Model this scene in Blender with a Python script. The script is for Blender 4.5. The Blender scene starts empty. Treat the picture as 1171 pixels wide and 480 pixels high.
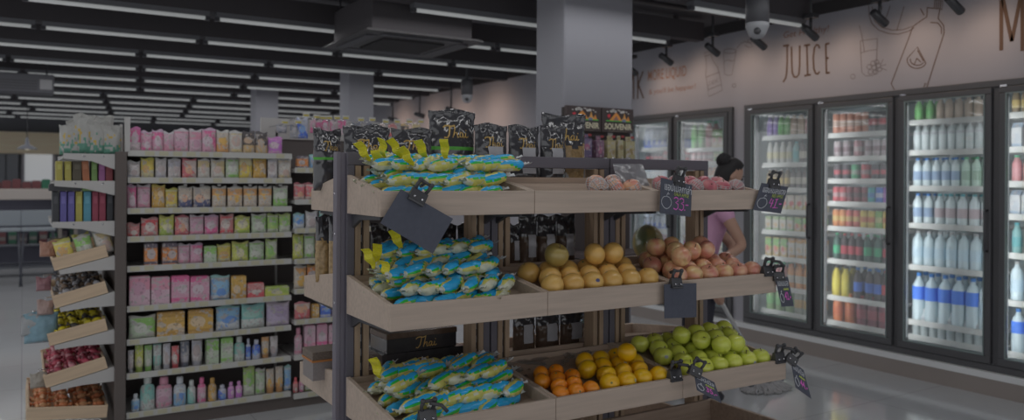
# supermarket produce aisle
LAMP_P, WORLD_P, SPOT_P, COOL_P = 13.6, .60, 2.5, 2.0
import bpy, math, random
from mathutils import Vector, Matrix, noise
random.seed(11)
S = bpy.context.scene; COL = S.collection
PI = math.pi
# ------------------------------------------------------------------ camera model (1171 x 480)
F = 906.0; CU = 585.5; CV = 206.0; HC = 1.45
YAW = math.radians(31.7); ROLL = 0.0054
sy, cy = math.sin(YAW), math.cos(YAW)
FWD = Vector((sy, cy, 0)); R0 = Vector((cy, -sy, 0)); U0 = Vector((0, 0, 1))
CR = R0*math.cos(ROLL) + U0*math.sin(ROLL); CUP = -R0*math.sin(ROLL) + U0*math.cos(ROLL)
CAM = Vector((0, 0, HC))
def ray(u, v): return FWD + CR*((u-CU)/F) + CUP*((CV-v)/F)
def on_plane(u, v, p, n):
    d = ray(u, v); n = Vector(n); return CAM + d*((Vector(p)-CAM).dot(n)/d.dot(n))
def onX(u, v, X): return on_plane(u, v, (X, 0, 0), (1, 0, 0))
def onY(u, v, Y): return on_plane(u, v, (0, Y, 0), (0, 1, 0))
def onZ(u, v, Z): return on_plane(u, v, (0, 0, Z), (0, 0, 1))
def atD(u, v, d): return CAM + ray(u, v)*d
cd = bpy.data.cameras.new('camera'); cam = bpy.data.objects.new('camera', cd); COL.objects.link(cam)
m = Matrix((CR, CUP, -FWD)).transposed().to_4x4(); m.translation = CAM; cam.matrix_world = m
cd.sensor_width = 36; cd.lens = 36*F/1171; cd.shift_y = -(240-CV)/1171; cd.clip_start = .05; cd.clip_end = 100
cd.dof.use_dof = True; cd.dof.focus_distance = 2.75; cd.dof.aperture_fstop = 2.4
S.camera = cam
S.view_settings.view_transform = 'Standard'; S.view_settings.look = 'None'
S.view_settings.gamma = 1; S.view_settings.use_curve_mapping = False; S.view_settings.exposure = 0
# ------------------------------------------------------------------ materials
def lin(c):
    c /= 255.0
    return c/12.92 if c <= .04045 else ((c+.055)/1.055)**2.4
LVL = .36
def A(px): return tuple(min(.9, lin(x)/LVL) for x in px) + (1,)
MATS = {}
def new_mat(name):
    mt = bpy.data.materials.new(name); mt.use_nodes = True
    nt = mt.node_tree; return mt, nt, nt.nodes['Principled BSDF']
def mix_col(nt, fac, a, b):
    n = nt.nodes.new('ShaderNodeMix'); n.data_type = 'RGBA'
    if isinstance(fac, (int, float)): n.inputs[0].default_value = fac
    else: nt.links.new(fac, n.inputs[0])
    for v, i in ((a, 6), (b, 7)):
        if isinstance(v, tuple): n.inputs[i].default_value = v
        else: nt.links.new(v, n.inputs[i])
    return n.outputs[2]
def math_n(nt, op, a, b=None):
    n = nt.nodes.new('ShaderNodeMath'); n.operation = op
    for i, v in enumerate((a, b)):
        if v is None: continue
        if isinstance(v, (int, float)): n.inputs[i].default_value = v
        else: nt.links.new(v, n.inputs[i])
    return n.outputs[0]
def coords(nt, kind='Object', scale=(1, 1, 1)):
    tc = nt.nodes.new('ShaderNodeTexCoord'); mp = nt.nodes.new('ShaderNodeMapping')
    mp.inputs['Scale'].default_value = scale; nt.links.new(tc.outputs[kind], mp.inputs[0]); return mp.outputs[0]
def noise_n(nt, vec, scale, detail=2):
    n = nt.nodes.new('ShaderNodeTexNoise'); n.inputs['Scale'].default_value = scale; n.inputs['Detail'].default_value = detail
    nt.links.new(vec, n.inputs['Vector']); return n.outputs['Fac']
def ramp(nt, fac, lo, hi):
    n = nt.nodes.new('ShaderNodeMapRange'); n.inputs[1].default_value = lo; n.inputs[2].default_value = hi; n.clamp = True
    nt.links.new(fac, n.inputs[0]); return n.outputs[0]
def mat(name, px, rough=.5, spec=.3, var=0, vscale=20, metal=0, coat=0):
    """plain procedural surface, with an optional mottling of its own colour"""
    if name in MATS: return MATS[name]
    mt, nt, b = new_mat(name); c = A(px)
    b.inputs['Roughness'].default_value = rough; b.inputs['Specular IOR Level'].default_value = spec
    b.inputs['Metallic'].default_value = metal; b.inputs['Coat Weight'].default_value = coat; b.inputs['Coat Roughness'].default_value = .08
    if var:
        f = noise_n(nt, coords(nt), vscale)
        d = tuple(max(0, x*(1-var)) for x in c[:3])+(1,); e = tuple(min(.9, x*(1+var)) for x in c[:3])+(1,)
        nt.links.new(mix_col(nt, f, d, e), b.inputs['Base Color'])
    else: b.inputs['Base Color'].default_value = c
    MATS[name] = mt; return mt
def emit(name, px, k=1.0):
    if name in MATS: return MATS[name]
    mt, nt, b = new_mat(name); b.inputs['Base Color'].default_value = (.5, .5, .5, 1)
    b.inputs['Emission Color'].default_value = tuple(lin(x) for x in px)+(1,); b.inputs['Emission Strength'].default_value = k
    MATS[name] = mt; return mt
def wood(name, p1, p2, axis=0, scale=1.0, rough=.55):
    mt, nt, b = new_mat(name); sc = [38*scale]*3; sc[axis] = 2.2*scale
    v = coords(nt, 'Object', tuple(sc)); f = noise_n(nt, v, 1.6, 5)
    sc2 = [9*scale]*3; sc2[axis] = 1.0*scale
    g = noise_n(nt, coords(nt, 'Object', tuple(sc2)), 1.0, 3)
    f = math_n(nt, 'ADD', math_n(nt, 'MULTIPLY', f, .6), math_n(nt, 'MULTIPLY', g, .4))
    nt.links.new(mix_col(nt, ramp(nt, f, .34, .66), A(p1), A(p2)), b.inputs['Base Color'])
    b.inputs['Roughness'].default_value = rough; b.inputs['Specular IOR Level'].default_value = .25
    MATS[name] = mt; return mt
PK = {}
def pack_mat(base, acc, blob, seed=0, kind=0, rough=.35):
    """printed packaging: ground colour, bands of a second colour, a rounded picture of a third"""
    key = (base, acc, blob, seed, kind)
    if key in PK: return PK[key]
    mt, nt, b = new_mat('packaging_print'); g = coords(nt, 'Generated')
    sp = nt.nodes.new('ShaderNodeSeparateXYZ'); nt.links.new(g, sp.inputs[0]); x, z = sp.outputs[1 if kind >= 10 else 0], sp.outputs[2]; kd = kind % 10
    rnd = random.Random(seed*7+kind); c = A(base)
    def band(lo, hi):
        return math_n(nt, 'MULTIPLY', math_n(nt, 'GREATER_THAN', z, lo), math_n(nt, 'LESS_THAN', z, hi))
    if kd == 0:   fa = math_n(nt, 'MAXIMUM', band(.80, 1.1), band(.08, .2))
    elif kd == 1: fa = band(.55, .95)
    elif kd == 2: fa = math_n(nt, 'GREATER_THAN', math_n(nt, 'ADD', math_n(nt, 'MULTIPLY', x, .8), z), .95)
    else:           fa = band(-.1, .38)
    col = mix_col(nt, fa, c, A(acc))
    cx, cz, rx, rz = rnd.uniform(.35, .65), rnd.uniform(.3, .6), rnd.uniform(.2, .36), rnd.uniform(.14, .24)
    dx = math_n(nt, 'DIVIDE', math_n(nt, 'SUBTRACT', x, cx), rx); dz = math_n(nt, 'DIVIDE', math_n(nt, 'SUBTRACT', z, cz), rz)
    r2 = math_n(nt, 'ADD', math_n(nt, 'MULTIPLY', dx, dx), math_n(nt, 'MULTIPLY', dz, dz))
    col = mix_col(nt, math_n(nt, 'LESS_THAN', r2, 1.0), col, A(blob))
    vo = nt.nodes.new('ShaderNodeTexVoronoi'); vo.inputs['Scale'].default_value = 7
    nt.links.new(coords(nt, 'Generated', (1, 1, 1.6)), vo.inputs['Vector'])
    fv = math_n(nt, 'LESS_THAN', vo.outputs['Distance'], .17)
    mixc = tuple((p+q)/2 for p, q in zip(acc, (128, 126, 126)))
    col = mix_col(nt, math_n(nt, 'MULTIPLY', fv, .7), col, A(mixc))
    mp = coords(nt, 'Generated', (2.2, 2.2, 3.0)); nt.nodes[-1].inputs['Location'].default_value = (seed*3.7, seed*1.9, kind*2.3)
    na = noise_n(nt, mp, 1.5, 2); nb = noise_n(nt, mp, 3.4, 1)
    col = mix_col(nt, math_n(nt, 'MULTIPLY', math_n(nt, 'GREATER_THAN', na, .58), .8), col, A((124, 121, 120)))
    col = mix_col(nt, math_n(nt, 'MULTIPLY', math_n(nt, 'GREATER_THAN', nb, .66), .8), col, A(blob))
    col = mix_col(nt, math_n(nt, 'MULTIPLY', math_n(nt, 'LESS_THAN', nb, .34), .7), col, A(tuple(.55*p+.45*q for p, q in zip(acc, (70, 66, 70)))))
    nt.links.new(col, b.inputs['Base Color']); b.inputs['Roughness'].default_value = rough; b.inputs['Specular IOR Level'].default_value = .3
    PK[key] = mt; return mt
def film(name, tint, amount, gloss=.12, rough=.12):
    """thin clear sheet: mostly see-through, with its own pale tint and a shine"""
    if name in MATS: return MATS[name]
    mt = bpy.data.materials.new(name); mt.use_nodes = True; nt = mt.node_tree; nt.nodes.clear()
    o = nt.nodes.new('ShaderNodeOutputMaterial'); tr = nt.nodes.new('ShaderNodeBsdfTransparent')
    df = nt.nodes.new('ShaderNodeBsdfDiffuse'); df.inputs[0].default_value = A(tint)
    gl = nt.nodes.new('ShaderNodeBsdfGlossy'); gl.inputs['Roughness'].default_value = rough; gl.inputs[0].default_value = (.9, .9, .9, 1)
    m1 = nt.nodes.new('ShaderNodeMixShader'); m1.inputs[0].default_value = amount
    nt.links.new(tr.outputs[0], m1.inputs[1]); nt.links.new(df.outputs[0], m1.inputs[2])
    fr = nt.nodes.new('ShaderNodeFresnel'); fr.inputs[0].default_value = 1.45
    m2 = nt.nodes.new('ShaderNodeMixShader'); nt.links.new(math_n(nt, 'MINIMUM', math_n(nt, 'ADD', fr.outputs[0], gloss-.04), .6), m2.inputs[0])
    nt.links.new(m1.outputs[0], m2.inputs[1]); nt.links.new(gl.outputs[0], m2.inputs[2]); nt.links.new(m2.outputs[0], o.inputs[0])
    MATS[name] = mt; return mt
# ------------------------------------------------------------------ mesh builder
class MB:
    def __init__(s): s.v = []; s.f = []; s.m = []; s.s = []
    def add(s, vs, fs, mi=0, smooth=False):
        o = len(s.v); s.v += [Vector(p) for p in vs]
        for k, f in enumerate(fs):
            s.f.append([i+o for i in f]); s.m.append(mi[k] if isinstance(mi, list) else mi); s.s.append(smooth)
        return s
    def mark(s): return len(s.v)
    def xf(s, start, M):
        for i in range(start, len(s.v)): s.v[i] = M @ s.v[i]
        return s
    def hexa(s, p, mi=0):
        return s.add(p, [(0, 3, 2, 1), (4, 5, 6, 7), (0, 1, 5, 4), (1, 2, 6, 5), (2, 3, 7, 6), (3, 0, 4, 7)], mi)
    def box(s, x0, x1, y0, y1, z0, z1, mi=0):
        return s.hexa([(x0, y0, z0), (x1, y0, z0), (x1, y1, z0), (x0, y1, z0), (x0, y0, z1), (x1, y0, z1), (x1, y1, z1), (x0, y1, z1)], mi)
    def prism(s, poly, axis, a, b, mi=0):
        def P(q, w): return [(w, q[0], q[1]), (q[0], w, q[1]), (q[0], q[1], w)][axis]
        n = len(poly); vs = [P(q, a) for q in poly]+[P(q, b) for q in poly]
        return s.add(vs, [tuple(range(n))[::-1], tuple(range(n, 2*n))]+[(i, (i+1) % n, n+(i+1) % n, n+i) for i in range(n)], mi)
    def tube(s, pts, r, seg=8, mi=0, closed=False, smooth=True):
        pts = [Vector(p) for p in pts]; n = len(pts); rs = r if isinstance(r, (list, tuple)) else [r]*n
        vs = []; up = None
        for i, p in enumerate(pts):
            if closed: t = pts[(i+1) % n]-pts[i-1]
            else: t = pts[min(i+1, n-1)]-pts[max(i-1, 0)]
            t = t.normalized() if t.length > 1e-9 else Vector((0, 0, 1))
            if up is None: up = Vector((0, 0, 1)) if abs(t.z) < .9 else Vector((1, 0, 0))
            a = t.cross(up)
            if a.length < 1e-6: a = t.orthogonal()
            a.normalize(); b = a.cross(t); up = b
            for k in range(seg):
                an = 2*PI*k/seg; vs.append(p+a*math.cos(an)*rs[i]+b*math.sin(an)*rs[i])
        fs = []
        for i in range(n if closed else n-1):
            j = (i+1) % n
            for k in range(seg): fs.append((i*seg+k, i*seg+(k+1) % seg, j*seg+(k+1) % seg, j*seg+k))
        if not closed: fs += [tuple(range(seg))[::-1], tuple(range((n-1)*seg, n*seg))]
        return s.add(vs, fs, mi, smooth)
    def lathe(s, prof, seg=14, mi=0, c=(0, 0, 0), smooth=True):
        """prof: (radius, z[, material]) from bottom to top"""
        vs = []; fs = []; ms = []
        for q in prof:
            for k in range(seg):
                an = 2*PI*k/seg; vs.append((c[0]+q[0]*math.cos(an), c[1]+q[0]*math.sin(an), c[2]+q[1]))
        for i in range(len(prof)-1):
            for k in range(seg):
                fs.append((i*seg+k, i*seg+(k+1) % seg, (i+1)*seg+(k+1) % seg, (i+1)*seg+k))
                ms.append(prof[i][2] if len(prof[i]) > 2 else mi)
        fs += [tuple(range(seg))[::-1], tuple(range((len(prof)-1)*seg, len(prof)*seg))]
        ms += [prof[0][2] if len(prof[0]) > 2 else mi, prof[-1][2] if len(prof[-1]) > 2 else mi]
        return s.add(vs, fs, ms, smooth)
    def ball(s, c, rx, ry=None, rz=None, seg=12, rings=8, mi=0):
        ry = ry or rx; rz = rz or rx; st = s.mark()
        s.lathe([(max(1e-4, math.sin(PI*i/rings)), -math.cos(PI*i/rings)) for i in range(rings+1)], seg, mi)
        return s.xf(st, Matrix.Translation(c) @ Matrix.Diagonal((rx, ry, rz, 1)))
    def mesh(s, name, mats):
        me = bpy.data.meshes.new(name); me.from_pydata([tuple(p) for p in s.v], [], s.f)
        for mm in (mats if isinstance(mats, (list, tuple)) else [mats]): me.materials.append(mm)
        me.polygons.foreach_set('material_index', s.m); me.polygons.foreach_set('use_smooth', s.s); me.update(); return me
    def build(s, name, mats, parent=None, loc=None, bevel=0):
        o = bpy.data.objects.new(name, s.mesh(name, mats)); COL.objects.link(o)
        if parent: o.parent = parent
        if loc is not None: o.location = loc
        if bevel:
            md = o.modifiers.new('bevel', 'BEVEL'); md.width = bevel; md.segments = 2; md.limit_method = 'ANGLE'
        return o
def tag(o, label=None, cat=None, group=None, kind=None):
    if label: o['label'] = label
    if cat: o['category'] = cat
    if group: o['group'] = group
    if kind: o['kind'] = kind
    return o
def thing(name, label, cat, loc=(0, 0, 0), rz=0, group=None):
    o = bpy.data.objects.new(name, None); COL.objects.link(o); o.empty_display_size = .05
    o.location = loc; o.rotation_euler = (0, 0, rz); return tag(o, label, cat, group)
def struct(name, mb, mats, parent=None, label=None):
    o = mb.build(name, mats, parent); o['kind'] = 'structure'
    if label: o['label'] = label
    return o
def dup(o, loc=None, rot=None, label=None, group=None, scale=None, parent=None):
    c = o.copy(); COL.objects.link(c)
    if parent: c.parent = parent
    if loc is not None: c.location = loc
    if rot is not None: c.rotation_euler = rot if isinstance(rot, (tuple, list)) else (0, 0, rot)
    if scale is not None: c.scale = (scale,)*3 if isinstance(scale, (int, float)) else scale
    if label: c['label'] = label
    if group: c['group'] = group
    for ch in o.children: dup(ch, parent=c)
    return c
STOCKS = []
class Stock:
    """one built original of a kind; the first placing moves it, later ones copy it"""
    def __init__(s, o): s.o = o; s.used = False; STOCKS.append(s)
    def put(s, loc, rot=0, label=None, group=None, scale=None):
        if s.used: return dup(s.o, loc, rot, label, group, scale)
        s.used = True; o = s.o; o.location = loc
        o.rotation_euler = rot if isinstance(rot, (tuple, list)) else (0, 0, rot)
        if scale is not None: o.scale = (scale,)*3 if isinstance(scale, (int, float)) else scale
        return tag(o, label, None, group)
def text_geo(s, shear=0.0, bold=0.0):
    """flat letters as (verts, faces) scaled to a unit box"""
    c = bpy.data.curves.new('lettering', 'FONT'); c.body = s; c.shear = shear; c.offset = bold; c.resolution_u = 3
    o = bpy.data.objects.new('lettering', c); COL.objects.link(o)
    dg = bpy.context.evaluated_depsgraph_get(); dg.update()
    me = bpy.data.meshes.new_from_object(o.evaluated_get(dg))
    vs = [tuple(v.co) for v in me.vertices]; fs = [tuple(p.vertices) for p in me.polygons]
    bpy.data.objects.remove(o); bpy.data.curves.remove(c); bpy.data.meshes.remove(me)
    x0 = min(v[0] for v in vs); x1 = max(v[0] for v in vs); y0 = min(v[1] for v in vs); y1 = max(v[1] for v in vs)
    return [((v[0]-x0)/(x1-x0), (v[1]-y0)/(y1-y0)) for v in vs], fs
class Face:
    """a flat quad in space: (a, b) in 0..1 maps to a point, lifted along its normal"""
    def __init__(s, bl, br, tr, tl, out):
        s.c = [Vector(p) for p in (bl, br, tr, tl)]; s.n = (s.c[1]-s.c[0]).cross(s.c[3]-s.c[0]).normalized()
        if s.n.dot(Vector(out)) < 0: s.n = -s.n
    def p(s, a, b, h=0):
        q = s.c; return q[0]*(1-a)*(1-b)+q[1]*a*(1-b)+q[2]*a*b+q[3]*(1-a)*b+s.n*h
    def text(s, mb, txt, a0, a1, b0, b1, h=.0012, shear=0, bold=0, mi=0):
        vs, fs = text_geo(txt, shear, bold)
        mb.add([s.p(a0+(a1-a0)*v[0], b0+(b1-b0)*v[1], h) for v in vs], fs, mi)
    def stroke(s, mb, pts, w, h=.0012, mi=0):
        P = [s.p(a, b, 0) for a, b in pts]; ribbon(mb, P, s.n, w, h, mi)
def ribbon(mb, P, n, w, h, mi=0):
    """a painted line of width w along P, h proud of its surface"""
    vs = []
    for i, p in enumerate(P):
        t = (P[min(i+1, len(P)-1)]-P[max(i-1, 0)]).normalized(); sd = t.cross(n).normalized()*w/2
        vs += [p-sd+n*h, p+sd+n*h]
    mb.add(vs, [(2*i, 2*i+1, 2*i+3, 2*i+2) for i in range(len(P)-1)], mi)
def arc(cx, cy_, rx, ry, a0, a1, n=14): return [(cx+rx*math.cos(math.radians(a0+(a1-a0)*i/n)), cy_+ry*math.sin(math.radians(a0+(a1-a0)*i/n))) for i in range(n+1)]
ORD = ['leftmost', 'second', 'third', 'fourth', 'fifth', 'sixth', 'seventh', 'eighth', 'ninth', 'tenth', 'eleventh', 'twelfth', 'thirteenth', 'fourteenth', 'fifteenth']
# ------------------------------------------------------------------ common materials
white = mat('white_paint', (110, 109, 114), .6, .2, .03, 3)
colm = mat('column_paint', (101, 101, 106), .7, .15, .02, 2)
black = mat('black_metal', (48, 48, 51), .45, .3)
ceilm = mat('ceiling_black', (62, 61, 63), .8, .1, .15, 2)
beamm = mat('beam_black', (52, 50, 52), .7, .15)
greymetal = mat('grey_metal', (80, 77, 84), .4, .35)
darkpost = mat('dark_grey_panel', (66, 64, 70), .5, .3)
oak = wood('oak_veneer', (118, 107, 98), (132, 120, 110))
oak_in = wood('oak_inside', (104, 92, 82), (122, 108, 97))
oak_y = wood('oak_upright', (98, 84, 70), (118, 102, 86), 2)
crate_w = wood('crate_pine', (128, 112, 95), (150, 134, 114), 0, .6)
shelfwhite = mat('shelf_white', (124, 123, 122), .4, .3)
railm = mat('price_rail_white', (126, 126, 124), .35, .3)
brownpanel = mat('dark_brown_panel', (68, 63, 61), .6, .2)
slate = mat('slate_black', (57, 59, 67), .7, .2, .12, 60)
blackplastic = mat('black_plastic', (44, 44, 46), .25, .5)
chrome = mat('chrome', (150, 150, 155), .2, .5, metal=1)
def proj(p):
    q = Vector(p)-CAM; d = q.dot(FWD)
    if d < .1: return None
    return CU+F*q.dot(CR)/d, CV-F*q.dot(CUP)/d
WX = 5.68; ZC = 2.95
# ------------------------------------------------------------------ room shell
def floor_mat():
    mt, nt, b = new_mat('polished_tiles'); v = coords(nt, 'Object')
    br = nt.nodes.new('ShaderNodeTexBrick'); br.offset = 0; br.inputs['Scale'].default_value = 1
    br.inputs['Brick Width'].default_value = 1.2; br.inputs['Row Height'].default_value = .8; br.inputs['Mortar Size'].default_value = .003
    br.inputs['Color1'].default_value = A((127, 128, 130)); br.inputs['Color2'].default_value = A((130, 131, 133)); br.inputs['Mortar'].default_value = A((106, 106, 108))
    nt.links.new(v, br.inputs['Vector']); f = noise_n(nt, v, 1.3, 4)
    nt.links.new(mix_col(nt, math_n(nt, 'MULTIPLY', f, .35), br.outputs['Color'], A((104, 106, 109))), b.inputs['Base Color'])
    b.inputs['Roughness'].default_value = .10; b.inputs['Specular IOR Level'].default_value = .7
    return mt
struct('floor', MB().box(-7.2, 6.6, -1.5, 21, -.08, 0), floor_mat())
struct('ceiling', MB().box(-7.2, 5.72, -1.5, 21, ZC, ZC+.1), ceilm)
# right wall: panels above, between and below the two cooler openings
Z0, Z1 = .16, 2.15
Ya = onX(853, 250, WX).y; Yb = onX(839, 250, WX).y; Yend = 7.55; Ynear = 1.4
w = MB()
w.box(WX, WX+.12, -1.5, Ynear, 0, ZC); w.box(WX, WX+.12, Ynear, Ya, Z1, ZC)
w.box(WX, WX+.12, Ya, Yb, 0, ZC); w.box(WX, WX+.12, Yb, Yend, Z1, ZC); w.box(WX, WX+.12, Yend, 21, 0, ZC)
w.box(WX, WX+.12, Ynear, Yend, 0, .05)
wall_right = struct('wall_right', w, white, None, 'white wall with painted juice lettering above the drink coolers')
kick = mat('kick_laminate', (98, 92, 89), .35, .35, .06, 4)
struct('baseboard_right', MB().box(WX-.07, WX, -1.5, 12, 0, .115), kick)
struct('trim_1', MB().box(WX-.075, WX+.01, -1.5, 12, .115, .158), mat('ledge_white', (146, 147, 148), .4, .3))
struct('trim_2', MB().box(WX-.02, WX+.1, -1.5, 21, ZC-.1, ZC), mat('wall_cap_black', (44, 42, 43), .6, .2))
# far end of the shop
yb = 20.8
backm = mat('back_wall_grey', (84, 85, 89), .7, .2, .1, 2)
struct('wall_back', MB().box(-7.2, 5.8, yb, yb+.1, 0, ZC), backm)
pt = lambda u, v: onY(u, v, yb-.05)
a, b_ = pt(-30, 150), pt(140, 178)
struct('trim_3', MB().box(a.x, b_.x+2.5, yb-.45, yb-.01, b_.z, a.z), wood('tan_bulkhead', (150, 136, 116), (160, 147, 128), 0, .5))
wn = MB(); p0, p1 = pt(28, 207), pt(60, 172)
wn.box(p0.x, p1.x, yb-.03, yb-.005, p0.z, p1.z)
win = struct('window_1', wn, emit('daylight_pane', (128, 130, 132), 1), None, 'bright daylit window beyond the far counter')
fr = MB()
for x0, x1, z0, z1 in ((p0.x-.06, p0.x, p0.z, p1.z), (p1.x, p1.x+.06, p0.z, p1.z), (p0.x-.06, p1.x+.06, p1.z, p1.z+.06), (p0.x-.06, p1.x+.06, p0.z-.06, p0.z)):
    fr.box(x0, x1, yb-.08, yb-.003, z0, z1)
struct('window_frame', fr, white, win)
pl = MB()
for k in range(9): pl.box(-1.6+k*.24, -1.6+k*.24+.22, yb-.16, yb-.1, 1.15, 2.05)
cu_ = pl.build('vertical_blind', mat('blind_grey', (86, 88, 92), .8, .1, .08, 3))
# keep the blind left of the window
cu_.location.x = p0.x - (.54)-.12
tag(cu_, 'dark grey vertical blind left of the bright far window', 'blind')
# ------------------------------------------------------------------ columns
def column(n, x0, x1, y0, y1, label):
    o = struct('trim_%d' % n, MB().box(x0, x1, y0, y1, 0, ZC), colm, None, label); md = o.modifiers.new('bevel', 'BEVEL'); md.width = .012; md.segments = 2
column(4, 3.13, 3.735, 4.4, 4.75, 'wide white structural column behind the souvenir rack')
column(5, 3.407, 3.736, 9.35, 9.68, 'far white column right of the cosmetics rack')
column(6, 2.816, 3.137, 11.5, 11.82, 'farthest white column, narrow')
# ------------------------------------------------------------------ ceiling: beams, tube lights
ROWS = [4.15+1.15*k for k in range(14)]
tube_m = emit('tube_glow', (114, 116, 116), 1.0); house_m = mat('lamp_housing', (66, 67, 70), .4, .3)
bm_ = None
for k, y in enumerate(ROWS):
    o = struct('trim_%d' % (7+k), MB().box(-6.5, 5.3, y-.05, y+.05, 2.735, 2.90), beamm); 
    h = MB()
    for x in range(-5, 6, 2): h.box(x-.02, x+.02, y-.015, y+.015, 2.90, ZC)
    struct('beam_hanger', h, beamm, o)
t = thing('strip_light', 'x', 'ceiling light')
h = MB(); h.prism([(-.045, .035), (.045, .035), (.03, .0), (-.03, .0)], 0, -.61, .61); h.build('housing', house_m, t)
g = MB(); g.tube([(-.60, 0, -.012), (.60, 0, -.012)], .015, 10); g.build('tube', tube_m, t)
for sx in (-1, 1):
    e = MB(); e.box(sx*.60-.018, sx*.60+.018, -.022, .022, -.03, .001); e.build('lamp_holder', black, t, bevel=.004)
lamp = Stock(t)
rown = ['nearest', 'second', 'third', 'fourth', 'fifth', 'sixth', 'seventh', 'eighth', 'ninth', 'tenth', 'eleventh', 'twelfth', 'thirteenth', 'last']
for k, y in enumerate(ROWS):
    x = 4.66 - .0 - (k*.37 % .5)
    while x > -5.5:
        a0, a1 = proj((x-.61, y, 2.70)), proj((x+.61, y, 2.70))
        if a0 and a1 and a1[0] > -5 and a0[0] < 1180 and a0[1] > -14:
            lamp.put((x, y, 2.7015), 0, 'white tube light in the %s ceiling row from the front' % rown[k], 'tube lights in the %s ceiling row' % rown[k])
        x -= 1.27
def area(name, loc, sx, sy_, power, rot=(0, 0, 0), color=(1, 1, 1), spread=180):
    l = bpy.data.lights.new(name, 'AREA'); l.shape = 'RECTANGLE'; l.size = sx; l.size_y = sy_; l.energy = power; l.color = color; l.spread = math.radians(spread)
    o = bpy.data.objects.new(name, l); COL.objects.link(o); o.location = loc; o.rotation_euler = rot; return o
for y in [1.85, 3.0]+ROWS[:12]:
    area('tube_light_lamp', (0.2, y, 2.66), 9.5, .05, LAMP_P)
wd = bpy.data.worlds.new('world'); S.world = wd; wd.use_nodes = True
wd.node_tree.nodes['Background'].inputs[0].default_value = (.95, .97, 1, 1); wd.node_tree.nodes['Background'].inputs[1].default_value = WORLD_P
# air conditioner cassette
ac = thing('ceiling_air_conditioner', 'black square cassette air conditioner hanging between the ceiling beams', 'air conditioner', (2.6, 5.92, 2.5))
ac.rotation_euler[2] = 0
h = MB(); h.box(-.42, .42, -.42, .42, .05, .33); h.build('casing', beamm, ac, bevel=.01)
acm = mat('air_con_panel', (50, 49, 50), .5, .3)
h = MB(); h.hexa([(-.5, -.5, .035), (.5, -.5, .035), (.5, .5, .035), (-.5, .5, .035), (-.46, -.46, .06), (.46, -.46, .06), (.46, .46, .06), (-.46, .46, .06)])
h.build('panel', acm, ac, bevel=.006)
h = MB()
for k in range(9): h.box(-.26, .26, -.25+k*.058, -.25+k*.058+.035, .018, .036)
h.build('intake_grille', mat('grille', (42, 41, 42), .6, .2), ac)
for k in range(4):
    h = MB(); st = h.mark(); h.hexa([(-.33, -.43, .022), (.33, -.43, .022), (.33, -.34, .030), (-.33, -.34, .030), (-.33, -.43, .036), (.33, -.43, .036), (.33, -.34, .036), (-.33, -.34, .036)])
    h.xf(st, Matrix.Rotation(k*PI/2, 4, 'Z')); h.build('louvre', black, ac)
for sx in (-1, 1):
    for s2 in (-1, 1):
        h = MB(); h.tube([(sx*.38, s2*.38, .33), (sx*.38, s2*.38, .45)], .008, 6); h.build('hanger_rod', black, ac)
# wall-mounted style unit hanging at the left
p = atD(30, 98, 9.0)
au = thing('duct_air_conditioner', 'long dark grey air conditioner hung under the far left ceiling', 'air conditioner', (p.x, p.y, p.z))
h = MB(); h.prism([(-.2, -.09), (.14, -.09), (.2, 0), (.2, .12), (-.2, .12)], 0, -.75, .27); h.build('casing', mat('unit_grey', (58, 58, 62), .5, .3), au, bevel=.01)
h = MB(); h.box(.13, .25, -.206, -.198, -.05, .06); h.build('badge', mat('badge_silver', (96, 96, 98), .3, .4), au)
h = MB(); [h.box(-.7, .1, -.207, -.199, -.06+k*.03, -.048+k*.03) for k in range(4)]; h.build('grille', black, au)
h = MB(); [h.tube([(x, 0, .12), (x, 0, 2.97-p.z-.02)], .01, 6) for x in (-.6, .2)]; h.build('hanger_rod', black, au)
# vents and conduits on the ceiling
for (u, v, nm) in ((272, 31, 'slatted black ceiling vent above the cosmetics rack'), (322, 37, 'slatted black ceiling vent beside the air conditioner')):
    q = onZ(u, v, 2.94); vt = thing('ceiling_vent', nm, 'vent', (q.x, q.y, 2.905))
    h = MB(); [h.box(-.3, .3, y-.02, y+.02, 0, .044) for y in (-.2, .2)]; [h.box(x-.02, x+.02, -.18, .18, 0, .044) for x in (-.28, .28)]; h.build('frame', acm, vt)
    h = MB(); [h.box(-.26+k*.1, -.22+k*.1, -.18, .18, .01, .03) for k in range(6)]; h.build('slat', mat('slat_grey', (56, 55, 56), .5, .3), vt)
for i, (y, z) in enumerate(((4.75, 2.86), (5.8, 2.88), (7.1, 2.87))):
    h = MB(); h.tube([(-3, y, z), (1.5, y, z), (3.1, y+.02, z), (5.5, y, z)], .022, 8)
    for x in (-2, 0, 1.5, 3.9, 5.2): h.tube([(x, y, z), (x, y, ZC)], .008, 6); h.tube([(x-.02, y, z), (x+.02, y, z)], .03, 8)
    tag(h.build('conduit', mat('conduit_black', (46, 45, 47), .4, .3)), ('black pipe under the ceiling in front of the big white column', 'black pipe running above the ceiling air conditioner', 'black pipe behind the ceiling air conditioner')[i], 'pipe')
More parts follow.
